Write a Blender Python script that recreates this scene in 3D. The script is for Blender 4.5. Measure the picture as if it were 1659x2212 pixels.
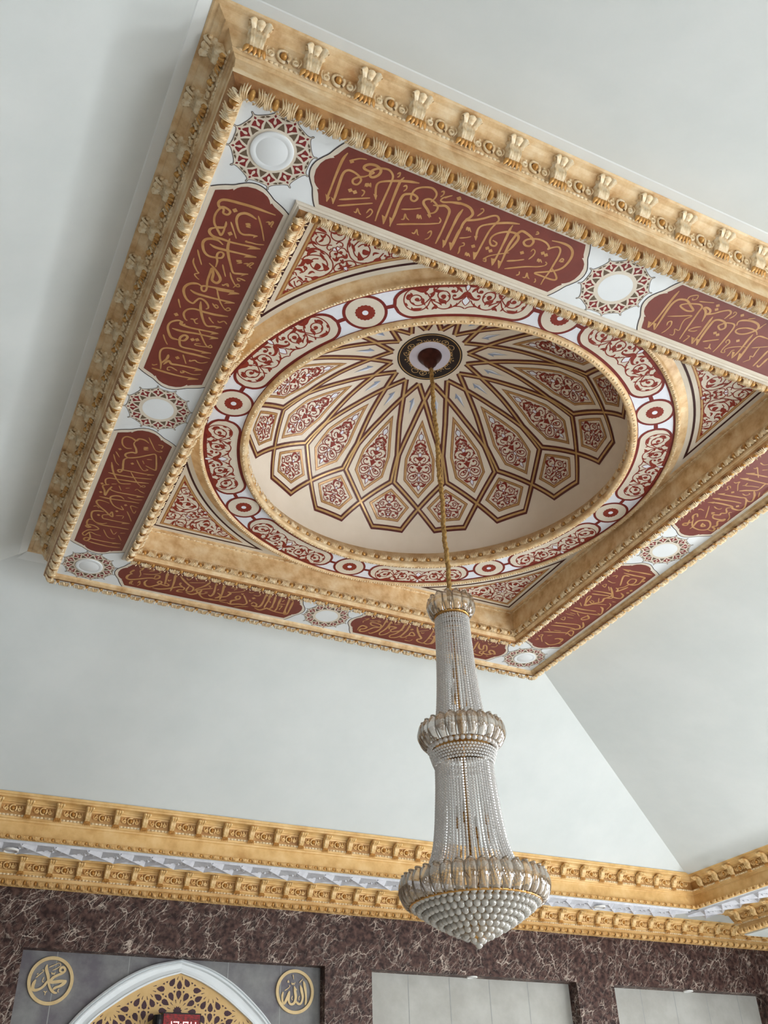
import bpy, bmesh, math, random
import numpy as np
from mathutils import Vector, Matrix
from mathutils.geometry import tessellate_polygon
random.seed(7)
rng = np.random.default_rng(7)
PI = math.pi
scene = bpy.context.scene
COL = scene.collection
for o in list(bpy.data.objects):
    bpy.data.objects.remove(o)

# ------------------------------------------------------------------ camera
# world: origin on the floor under the centre of the ceiling panel, X right along the far wall, Y towards it
cam = bpy.data.cameras.new('camera')
cam.sensor_fit = 'VERTICAL'
cam.sensor_height = 24.0
cam.lens = 24.0 * 2064.365 / 2212.0
cam.clip_start = 0.05
camo = bpy.data.objects.new('camera', cam)
COL.objects.link(camo)
yaw, pit, rol = 0.47369177, 0.61650453, -0.03251347
fw = Vector((math.sin(yaw)*math.cos(pit), math.cos(yaw)*math.cos(pit), math.sin(pit)))
rt0 = Vector((math.cos(yaw), -math.sin(yaw), 0))
up0 = rt0.cross(fw)
rt = math.cos(rol)*rt0 + math.sin(rol)*up0
up = -math.sin(rol)*rt0 + math.cos(rol)*up0
M4 = Matrix((rt, up, -fw)).transposed().to_4x4()
CAM = Vector((-3.5018, -5.7483, 1.6))
M4.translation = CAM
camo.matrix_world = M4
scene.camera = camo

# ------------------------------------------------------------------ light and exposure
scene.view_settings.view_transform = 'Standard'
scene.view_settings.look = 'None'
scene.view_settings.gamma = 1.0
scene.view_settings.use_curve_mapping = False
scene.view_settings.exposure = 0.20
world = bpy.data.worlds.new('world')
scene.world = world
world.use_nodes = True
world.node_tree.nodes['Background'].inputs[0].default_value = (0.80, 0.90, 1.0, 1)
world.node_tree.nodes['Background'].inputs[1].default_value = 0.35
def area(name, loc, target, sx, sy, power, color):
    L = bpy.data.lights.new(name, 'AREA')
    L.shape = 'RECTANGLE'; L.size = sx; L.size_y = sy
    L.energy = power; L.color = color
    o = bpy.data.objects.new(name, L); COL.objects.link(o)
    o.location = loc
    d = Vector(target) - Vector(loc)
    o.rotation_euler = d.to_track_quat('-Z', 'Y').to_euler()
    return o
# daylight through the three windows of the right wall and the two of the near wall
DAY = (0.93, 0.97, 1.0)
for wy, pw in ((-5.2, 540), (-1.4, 470), (2.4, 230)):
    area('window_light', (9.42, wy, 1.55), (5.6, wy + .5, -0.2), 2.0, 2.4, pw, DAY)
for wx, pw in ((-3.6, 70), (3.6, 420)):
    area('window_light', (wx, -9.0, 1.8), (wx*0.9, -4.6, 0.0), 2.6, 2.8, pw, DAY)

# ------------------------------------------------------------------ materials
def lin(c):
    return tuple(((v/255.0)/12.92 if v/255.0 <= 0.04045 else ((v/255.0+0.055)/1.055)**2.4) for v in c) + (1.0,)
def new_mat(name):
    m = bpy.data.materials.new(name); m.use_nodes = True
    nt = m.node_tree; b = nt.nodes['Principled BSDF']
    return m, nt, b
def paint(name, c1, c2=None, rough=0.6, scale=6.0, metal=0.0, bump=0.0, stretch=None, detail=5.0, lo=0.35, hi=0.65, c0=None, spec=0.3):
    m, nt, b = new_mat(name)
    N = nt.nodes; L = nt.links
    tc = N.new('ShaderNodeTexCoord'); mp = N.new('ShaderNodeMapping')
    L.new(tc.outputs['Object'], mp.inputs[0])
    if stretch: mp.inputs['Scale'].default_value = stretch
    nz = N.new('ShaderNodeTexNoise'); nz.inputs['Scale'].default_value = scale; nz.inputs['Detail'].default_value = detail
    nz.inputs['Roughness'].default_value = 0.62
    L.new(mp.outputs[0], nz.inputs['Vector'])
    r = N.new('ShaderNodeValToRGB')
    r.color_ramp.elements[0].position = lo; r.color_ramp.elements[0].color = lin(c1)
    r.color_ramp.elements[1].position = hi; r.color_ramp.elements[1].color = lin(c2 or c1)
    if c0:
        e = r.color_ramp.elements.new((lo+hi)/2); e.color = lin(c0)
    L.new(nz.outputs['Fac'], r.inputs[0]); L.new(r.outputs[0], b.inputs['Base Color'])
    b.inputs['Roughness'].default_value = rough; b.inputs['Metallic'].default_value = metal
    b.inputs['Specular IOR Level'].default_value = spec
    if bump:
        bp = N.new('ShaderNodeBump'); bp.inputs['Strength'].default_value = bump; bp.inputs['Distance'].default_value = 0.01
        L.new(nz.outputs['Fac'], bp.inputs['Height']); L.new(bp.outputs[0], b.inputs['Normal'])
    return m
WHITE = paint('white_plaster', (214, 220, 219), (221, 226, 225), 0.9, 1.2, spec=0.15)
BOARD = paint('white_gloss_board', (226, 231, 233), (231, 236, 238), 0.4, 2.0)
INK = paint('black_ground_paint', (34, 24, 22), (42, 30, 28), 0.5, 8.0)
GOLDF2 = paint('darker_gold_frieze_ground', (160, 112, 60), (206, 162, 104), 0.5, 6.0, c0=(184, 138, 80), lo=0.3, hi=0.7)  # darker gold than the brackets, on the frieze face between them
WHITE2 = paint('lighter_white_plaster', (228, 233, 233), (232, 237, 237), 0.9, 2.0, spec=0.15)  # a lighter white than the ceiling, for the fillet strip
MAROON = paint('maroon_paint', (112, 47, 38), (122, 54, 43), 0.42, 5.0, spec=0.5)
STRAP = paint('dark_maroon_strap_paint', (88, 33, 29), (98, 40, 34), 0.42, 8.0, spec=0.45)
GOLDSHADE = paint('crevice_shade_gold', (146, 98, 54), (190, 140, 86), 0.5, 9.0, spec=0.4)  # crevice shade behind the acanthus fronds, painted in as a darker gold
MAROON2 = paint('maroon_line_paint', (112, 34, 30), (124, 42, 34), 0.5, 8.0)
MAROON3 = paint('red_brown_ornament_paint', (128, 42, 30), (140, 52, 36), 0.5, 20.0)
DARK = paint('black_brown_line_paint', (56, 24, 24), (66, 30, 28), 0.5, 8.0)
OUTL = paint('dark_outline_paint', (60, 52, 56), (72, 62, 64), 0.5, 8.0)
LETTER = paint('ochre_lettering_paint', (176, 128, 74), (196, 152, 98), 0.42, 9.0, spec=0.5)
CREAM = paint('cream_paint', (214, 204, 186), (222, 213, 197), 0.55, 4.0)
CREAM2 = paint('dome_cream_paint', (228, 215, 196), (234, 222, 205), 0.45, 3.0, spec=0.4)
OLIVE = paint('olive_brown_paint', (98, 82, 64), (110, 94, 76), 0.5, 20.0)
CRIM = paint('crimson_paint', (122, 40, 42), (132, 46, 46), 0.5, 20.0)
LINEGOLD = paint('gold_line_paint', (186, 148, 92), (200, 164, 110), 0.32, 14.0, metal=0.25, spec=0.5)
LINEBRN = paint('brown_line_paint', (150, 100, 60), (166, 116, 74), 0.35, 12.0, metal=0.15, spec=0.5)
PEARL = paint('pearl_white_paint', (226, 230, 240), (232, 236, 244), 0.35, 12.0)
BLUE = paint('blue_grey_paint', (140, 152, 178), (156, 168, 192), 0.5, 12.0)
LILAC = paint('lilac_white_paint', (206, 202, 216), (214, 210, 222), 0.6, 8.0)
GOLD = paint('gold_glaze_plaster', (170, 120, 66), (226, 192, 140), 0.42, 5.0, metal=0.12, bump=0.12, c0=(206, 166, 108), lo=0.28, hi=0.74, spec=0.5)
GOLDN = paint('antique_gold_plaster', (194, 148, 96), (246, 226, 190), 0.45, 7.0, metal=0.04, bump=0.15, c0=(228, 196, 148), stretch=(1, 1, 1), lo=0.28, hi=0.72, spec=0.45)
GOLDP = paint('pale_gilt_relief', (206, 168, 116), (248, 234, 206), 0.4, 26.0, metal=0.06, bump=0.1, c0=(236, 212, 170), lo=0.3, hi=0.7, spec=0.5)
GOLDE = paint('bright_gilt_bead', (176, 118, 50), (222, 176, 104), 0.32, 24.0, metal=0.35, lo=0.3, hi=0.7, spec=0.5)
GOLDF = paint('ochre_gold_cornice', (206, 160, 96), (242, 208, 150), 0.45, 4.0, metal=0.03, bump=0.08, c0=(230, 190, 126), lo=0.3, hi=0.7, spec=0.45)
GOLDFR = paint('ochre_gold_relief', (204, 152, 86), (252, 222, 168), 0.4, 22.0, metal=0.05, c0=(232, 192, 128), lo=0.3, hi=0.7, spec=0.5)
SILVER = paint('white_silver_relief', (206, 208, 216), (226, 228, 234), 0.5, 12.0)
BRONZE = paint('dark_bronze', (62, 30, 26), (84, 44, 36), 0.35, 10.0, metal=0.4)
ROPE = paint('gold_fabric_sleeve', (120, 84, 40), (206, 170, 104), 0.5, 34.0, lo=0.3, hi=0.7)
GILT = paint('polished_gilt', (180, 130, 66), (214, 168, 100), 0.25, 18.0, metal=0.75)
CARPET = paint('pale_bounce_floor', (222, 219, 214), (230, 227, 222), 0.8, 3.0)  # unseen floor, made pale so that it bounces light up to the ceiling
GREYN = paint('dark_slate_stone', (108, 104, 110), (138, 139, 138), 0.6, 3.2, bump=0.03, detail=8.0)
GREYL = paint('pale_grey_stone', (168, 167, 160), (184, 184, 178), 0.6, 2.6, detail=8.0)
GROUT = paint('pale_grout', (150, 152, 150), (160, 162, 160), 0.8, 9.0)
BLACKP = paint('black_plastic', (16, 14, 15), (22, 20, 21), 0.4, 9.0)
LATT = paint('gold_lattice_board', (206, 170, 112), (218, 184, 128), 0.45, 5.0)
CELL = paint('plum_recess_paint', (66, 44, 52), (76, 52, 60), 0.6, 9.0)
ROUND = paint('gold_disc_metal', (206, 180, 132), (218, 194, 148), 0.4, 9.0, metal=0.15)
LAMPW = paint('white_lamp_trim', (236, 236, 232), (242, 242, 238), 0.4, 9.0)
FRAMEW = paint('white_window_frame', (220, 222, 222), (228, 230, 230), 0.5, 5.0)

def marble():
    m, nt, b = new_mat('dark_emperador_marble')
    N = nt.nodes; L = nt.links
    tc = N.new('ShaderNodeTexCoord'); m0 = N.new('ShaderNodeMapping'); mp = N.new('ShaderNodeMapping')
    m0.inputs['Rotation'].default_value = (0, math.radians(50), 0)
    L.new(tc.outputs['Object'], m0.inputs[0])
    mp.inputs['Scale'].default_value = (0.55, 1.0, 1.25)
    L.new(m0.outputs[0], mp.inputs[0])
    nz = N.new('ShaderNodeTexNoise'); nz.inputs['Scale'].default_value = 4.5; nz.inputs['Detail'].default_value = 6; nz.inputs['Roughness'].default_value = 0.6
    L.new(mp.outputs[0], nz.inputs['Vector'])
    mx = N.new('ShaderNodeMix'); mx.data_type = 'VECTOR'; mx.inputs['Factor'].default_value = 0.16
    L.new(mp.outputs[0], mx.inputs['A']); L.new(nz.outputs['Color'], mx.inputs['B'])
    def vein(scale, width, gain):
        v = N.new('ShaderNodeTexVoronoi'); v.feature = 'DISTANCE_TO_EDGE'; v.inputs['Scale'].default_value = scale
        L.new(mx.outputs['Result'], v.inputs['Vector'])
        r = N.new('ShaderNodeMapRange'); r.inputs['From Min'].default_value = 0.0; r.inputs['From Max'].default_value = width
        r.inputs['To Min'].default_value = gain; r.inputs['To Max'].default_value = 0.0
        L.new(v.outputs['Distance'], r.inputs['Value'])
        return r
    v1 = vein(8.0, 0.036, 1.0); v2 = vein(20.0, 0.05, 0.55)
    n2 = N.new('ShaderNodeTexNoise'); n2.inputs['Scale'].default_value = 5.0; n2.inputs['Detail'].default_value = 6
    L.new(tc.outputs['Object'], n2.inputs['Vector'])
    r2 = N.new('ShaderNodeMapRange'); r2.inputs['From Min'].default_value = 0.40; r2.inputs['From Max'].default_value = 0.60
    L.new(n2.outputs['Fac'], r2.inputs['Value'])
    mxv = N.new('ShaderNodeMath'); mxv.operation = 'MAXIMUM'
    L.new(v1.outputs[0], mxv.inputs[0]); L.new(v2.outputs[0], mxv.inputs[1])
    mul = N.new('ShaderNodeMath'); mul.operation = 'MULTIPLY'
    L.new(mxv.outputs[0], mul.inputs[0]); L.new(r2.outputs[0], mul.inputs[1])
    n3 = N.new('ShaderNodeTexNoise'); n3.inputs['Scale'].default_value = 16.0; n3.inputs['Detail'].default_value = 8
    L.new(tc.outputs['Object'], n3.inputs['Vector'])
    base = N.new('ShaderNodeValToRGB')
    base.color_ramp.elements[0].position = 0.38; base.color_ramp.elements[0].color = lin((44, 29, 27))
    base.color_ramp.elements[1].position = 0.66; base.color_ramp.elements[1].color = lin((98, 73, 66))
    L.new(n3.outputs['Fac'], base.inputs[0])
    mc = N.new('ShaderNodeMix'); mc.data_type = 'RGBA'; mc.inputs['B'].default_value = lin((205, 190, 176))
    L.new(mul.outputs[0], mc.inputs['Factor']); L.new(base.outputs[0], mc.inputs['A'])
    L.new(mc.outputs['Result'], b.inputs['Base Color'])
    b.inputs['Roughness'].default_value = 0.5; b.inputs['Specular IOR Level'].default_value = 0.22
    return m
MARBLE = marble()
def crystal(name, tint, see, diff, rough=0.06, top=0.85):
    m, nt, b = new_mat(name); N = nt.nodes; L = nt.links
    N.remove(b); out = [n for n in N if n.type == 'OUTPUT_MATERIAL'][0]
    tr = N.new('ShaderNodeBsdfTransparent'); tr.inputs[0].default_value = (0.97, 0.97, 0.97, 1)
    di = N.new('ShaderNodeBsdfDiffuse')
    nz = N.new('ShaderNodeTexNoise'); nz.inputs['Scale'].default_value = 30
    rp = N.new('ShaderNodeValToRGB'); rp.color_ramp.elements[0].color = lin(tuple(int(c*0.8) for c in tint)); rp.color_ramp.elements[1].color = lin(tint)
    rp.color_ramp.elements[0].position = 0.3; rp.color_ramp.elements[1].position = 0.6
    L.new(nz.outputs['Fac'], rp.inputs[0]); L.new(rp.outputs[0], di.inputs[0])
    gl = N.new('ShaderNodeBsdfGlossy'); gl.inputs['Roughness'].default_value = rough
    lw = N.new('ShaderNodeLayerWeight'); lw.inputs[0].default_value = 0.45
    m1 = N.new('ShaderNodeMixShader'); m1.inputs[0].default_value = see
    L.new(di.outputs[0], m1.inputs[1]); L.new(tr.outputs[0], m1.inputs[2])
    mr = N.new('ShaderNodeMapRange'); mr.inputs['To Min'].default_value = 0.10; mr.inputs['To Max'].default_value = top
    L.new(lw.outputs['Facing'], mr.inputs['Value'])
    m2 = N.new('ShaderNodeMixShader')
    L.new(mr.outputs[0], m2.inputs[0]); L.new(m1.outputs[0], m2.inputs[1]); L.new(gl.outputs[0], m2.inputs[2])
    L.new(m2.outputs[0], out.inputs[0])
    return m
BEAD = crystal('clear_crystal_bead', (252, 251, 247), 0.44, 0.5, 0.1, 0.40)
BALL = crystal('cut_crystal_ball', (232, 230, 220), 0.45, 0.5, 0.06, 0.7)
PETAL = crystal('champagne_glass_petal', (178, 154, 122), 0.42, 0.5, 0.10, 0.75)
def emit(name, c, s):
    m, nt, b = new_mat(name)
    b.inputs['Base Color'].default_value = (0.02, 0.0, 0.0, 1)
    nz = nt.nodes.new('ShaderNodeTexNoise'); nz.inputs['Scale'].default_value = 14
    rp = nt.nodes.new('ShaderNodeValToRGB'); rp.color_ramp.elements[0].color = tuple(v*0.12 for v in c[:3])+(1,); rp.color_ramp.elements[1].color = c
    rp.color_ramp.elements[0].position = 0.35; rp.color_ramp.elements[1].position = 0.7
    nt.links.new(nz.outputs['Fac'], rp.inputs[0]); nt.links.new(rp.outputs[0], b.inputs['Emission Color'])
    b.inputs['Emission Strength'].default_value = s
    return m
LEDR = emit('red_led_face', (0.50, 0.002, 0.008, 1), 0.55)
LEDW = emit('red_white_led_digit', (1.0, 0.45, 0.45, 1), 4.0)
PANE = emit('bright_window_pane', (0.9, 0.95, 1.0, 1), 1.2)

# ------------------------------------------------------------------ mesh helpers
class MB:
    def __init__(self):
        self.v = []; self.f = []; self.m = []; self.n = 0
    def add(self, verts, faces, mat=0):
        verts = np.asarray(verts, float).reshape(-1, 3)
        self.v.append(verts)
        for f in faces:
            self.f.append(tuple(i + self.n for i in f)); self.m.append(mat)
        self.n += len(verts)
    def build(self, name, mats, parent=None, loc=None, smooth=False):
        if not isinstance(mats, (list, tuple)): mats = [mats]
        me = bpy.data.meshes.new(name)
        V = np.concatenate(self.v) if self.v else np.zeros((0, 3))
        o = bpy.data.objects.new(name, me)
        off = Vector((0, 0, 0))
        if parent is not None:
            o.parent = parent
            p = parent; ml = Vector(parent['_w'])
            off = ml
        elif loc is not None:
            off = Vector(loc); o.location = off
        V = V - np.array(off)
        o['_w'] = list(off)
        me.from_pydata(V.tolist(), [], self.f)
        for m in mats: me.materials.append(m)
        if len(mats) > 1: me.polygons.foreach_set('material_index', self.m)
        if smooth: me.polygons.foreach_set('use_smooth', [True]*len(self.f))
        COL.objects.link(o)
        return o
def empty(name, loc, label=None, cat=None, group=None, kind=None):
    o = bpy.data.objects.new(name, None); COL.objects.link(o); o.location = loc; o['_w'] = list(loc)
    o.empty_display_size = 0.1
    tag(o, label, cat, group, kind); return o
def tag(o, label=None, cat=None, group=None, kind=None):
    if label: o['label'] = label
    if cat: o['category'] = cat
    if group: o['group'] = group
    if kind: o['kind'] = kind
    return o
def share(src, parent, mat4):
    c = bpy.data.objects.new(src.name.split('.')[0], src.data); COL.objects.link(c)
    c.parent = parent; c.matrix_local = mat4
    return c
def grid_faces(nu, nv, closed_v=False, closed_u=False):
    F = []
    for i in range(nu if closed_u else nu-1):
        for j in range(nv if closed_v else nv-1):
            a = i*nv+j; b = i*nv+(j+1) % nv; c = ((i+1) % nu)*nv+(j+1) % nv; d = ((i+1) % nu)*nv+j
            F.append((a, b, c, d))
    return F
def lathe(mb, prof, seg=48, c=(0, 0, 0), mat=0, a0=0.0, a1=2*PI):
    full = abs(a1-a0-2*PI) < 1e-6
    ns = seg if full else seg+1
    V = []
    for r, z in prof:
        for j in range(ns):
            a = a0+(a1-a0)*j/seg
            V.append((c[0]+r*math.cos(a), c[1]+r*math.sin(a), c[2]+z))
    mb.add(V, grid_faces(len(prof), ns, full), mat)
def box(mb, x0, x1, y0, y1, z0, z1, mat=0):
    V = [(x, y, z) for x in (x0, x1) for y in (y0, y1) for z in (z0, z1)]
    mb.add(V, [(0, 1, 3, 2), (4, 6, 7, 5), (0, 4, 5, 1), (2, 3, 7, 6), (0, 2, 6, 4), (1, 5, 7, 3)], mat)
def quad(mb, a, b, c, d, mat=0): mb.add([a, b, c, d], [(0, 1, 2, 3)], mat)
def frame(o, t, n, b):
    """local (t, n, b) -> world"""
    o = np.array(o, float); A = np.array([t, n, b], float)
    return lambda P: np.asarray(P, float) @ A + o
_ell = {}
def ellipsoid(c, r, nu=8, nv=5, half=False):
    key = (nu, nv, half)
    if key not in _ell:
        V = []; vs = nv
        for i in range(nv+1):
            ph = (PI/2 if half else PI)*i/nv
            for j in range(nu):
                V.append((math.sin(ph)*math.cos(2*PI*j/nu), math.cos(ph), math.sin(ph)*math.sin(2*PI*j/nu)))
        _ell[key] = (np.array(V), grid_faces(nv+1, nu, True))
    V, F = _ell[key]
    return V*np.array(r)+np.array(c), F
def tube(path, rad, nv=6):
    P = np.asarray(path, float); n = len(P)
    R = np.full(n, rad) if np.isscalar(rad) else np.asarray(rad)
    T = np.gradient(P, axis=0); T /= np.linalg.norm(T, axis=1)[:, None]+1e-12
    ref = np.array([0.13, 0.97, 0.21]); V = []
    for i in range(n):
        a = np.cross(T[i], ref); a /= np.linalg.norm(a)+1e-9; b = np.cross(T[i], a)
        for j in range(nv):
            th = 2*PI*j/nv; V.append(P[i]+R[i]*(math.cos(th)*a+math.sin(th)*b))
    return np.array(V), grid_faces(n, nv, True)
# --- flat strokes in a plane, mapped onto a surface by mp(x, y, lift)
def smooth(pts, n=6):
    P = np.asarray(pts, float)
    if len(P) < 3:
        t = np.linspace(0, 1, n)[:, None]; return P[0]*(1-t)+P[-1]*t
    Q = np.vstack([2*P[0]-P[1], P, 2*P[-1]-P[-2]]); out = []
    for i in range(1, len(Q)-2):
        p0, p1, p2, p3 = Q[i-1], Q[i], Q[i+1], Q[i+2]
        for k in range(n):
            t = k/n
            out.append(0.5*((2*p1)+(-p0+p2)*t+(2*p0-5*p1+4*p2-p3)*t*t+(-p0+3*p1-3*p2+p3)*t**3))
    out.append(Q[-2]); return np.array(out)
def ribbon(mb, path, width, mp, lift=0.0, mat=0, prof=None, closed=False):
    P = np.asarray(path, float)
    keep = [0]+[i for i in range(1, len(P)) if np.linalg.norm(P[i]-P[i-1]) > 1e-5]
    P = P[keep]; n = len(P)
    if n < 2: return
    if closed:
        T = np.roll(P, -1, 0)-np.roll(P, 1, 0)
    else: T = np.gradient(P, axis=0)
    T /= np.linalg.norm(T, axis=1)[:, None]+1e-12
    Nn = np.stack([-T[:, 1], T[:, 0]], 1)
    s = np.r_[0, np.cumsum(np.linalg.norm(np.diff(P, axis=0), axis=1))]; u = s/s[-1]
    w = np.full(n, width)*(prof(u) if prof else 1.0)
    Lf = P+Nn*w[:, None]/2; Rt = P-Nn*w[:, None]/2
    V = [mp(*q, lift+(mb.n % 397)*1e-6+i*1.5e-6) for i in range(n) for q in (Lf[i], Rt[i])]
    mb.add(V, grid_faces(n, 2, False, closed), mat)
def mitre(mb, pts, width, mp, lift, mat=0, closed=False, step=0.06):
    """ribbon with sharp mitred corners, subdivided so that it follows a curved surface"""
    P = np.asarray(pts, float); n = len(P); L = []; R = []
    for i in range(n):
        a = P[i-1] if (i > 0 or closed) else None
        b = P[(i+1) % n] if (i < n-1 or closed) else None
        d1 = (P[i]-a) if a is not None else None; d2 = (b-P[i]) if b is not None else None
        if d1 is not None: d1 = d1/np.linalg.norm(d1)
        if d2 is not None: d2 = d2/np.linalg.norm(d2)
        if d1 is None: d1 = d2
        if d2 is None: d2 = d1
        t = d1+d2; t /= np.linalg.norm(t)+1e-9
        nn = np.array([-t[1], t[0]]); n1 = np.array([-d1[1], d1[0]])
        k = 1/max(0.22, nn@n1)
        L.append(P[i]+nn*k*width/2); R.append(P[i]-nn*k*width/2)
    V = []; rng_ = range(n) if closed else range(n-1)
    for i in rng_:
        j = (i+1) % n; m = max(1, int(np.linalg.norm(P[j]-P[i])/step))
        for k in range(m+1):
            t = k/m
            V.append((mp(*(L[i]*(1-t)+L[j]*t), lift), mp(*(R[i]*(1-t)+R[j]*t), lift), k < m))
    VV = [q for v in V for q in v[:2]]; F = [(2*i, 2*i+1, 2*i+3, 2*i+2) for i, v in enumerate(V) if v[2]]
    mb.add(VV, F, mat)
def fill(mb, pts, mp, lift, mat=0):
    lift += (mb.n % 397)*1e-6
    P = [Vector((p[0], p[1], 0)) for p in pts]
    F = tessellate_polygon([P])
    mb.add([mp(p[0], p[1], lift) for p in pts], F, mat)
def disc(mb, c, r0, r1, mp, lift, mat=0, seg=36):
    V = []
    for r in (r0, r1):
        for j in range(seg): V.append(mp(c[0]+r*math.cos(2*PI*j/seg), c[1]+r*math.sin(2*PI*j/seg), lift))
    mb.add(V, grid_faces(2, seg, True), mat)
leafp = lambda u: np.clip(np.sin(PI*np.clip(u, 0, 1))**0.85, 0.02, 1)
brush = lambda u: np.clip(np.minimum(1, np.minimum(u*9, (1-u)*7))*0.55+0.45, 0.3, 1)*(0.86+0.14*np.sin(7*u))
def parse(s):
    for t in s.split('|'):
        k = t[0]; yield k, [tuple(float(a)/1000 for a in q.split(',')) for q in t[1:].split(' ')]
def ornament(mb, data, mp, sgn, lw, lift, leafk=0.30, cap=0.05, tf=None):
    """T line, L leaf, W pearl petal, F filled flower, O dot; mats: 0 red-brown, 1 pearl"""
    tf = tf or (lambda x, y: (x, y))
    for k, pts in parse(data):
        q = [np.array(tf(sgn*p[0], p[1])) for p in pts]
        if k == 'T': ribbon(mb, smooth(q, 4), lw, mp, lift)
        elif k == 'L':
            s = smooth(q, 4); ln = np.sum(np.linalg.norm(np.diff(s, axis=0), axis=1))
            ribbon(mb, s, min(cap, max(lw*1.6, ln*leafk)), mp, lift, prof=leafp)
        elif k == 'W':
            axis = [np.array(tf(-sgn*p[0], p[1])) for p in pts]
            loop = q+axis[::-1][1:-1] if abs(pts[0][0]) < 0.02 else q
            if abs(pts[0][0]) < 0.02 and abs(pts[-1][0]) < 0.02:
                h = smooth(q, 4); g = smooth(axis, 4)
                lp = np.vstack([h, g[::-1][1:-1]])
            else: lp = np.vstack([smooth(q, 3), [q[0]]])[:-1]
            if sgn > 0 or abs(pts[0][0]) >= 0.02:
                fill(mb, lp, mp, lift+0.0004, 1)
                ribbon(mb, np.vstack([lp, lp[:1]]), lw*0.7, mp, lift+0.0008)
        elif k == 'F':
            fill(mb, smooth(q+[q[0]], 3)[:-1], mp, lift)
        elif k == 'O':
            r = pts[0][2]; c = q[0]
            fill(mb, [(c[0]+r*math.cos(2*PI*j/12), c[1]+r*math.sin(2*PI*j/12)) for j in range(12)], mp, lift)
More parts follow.
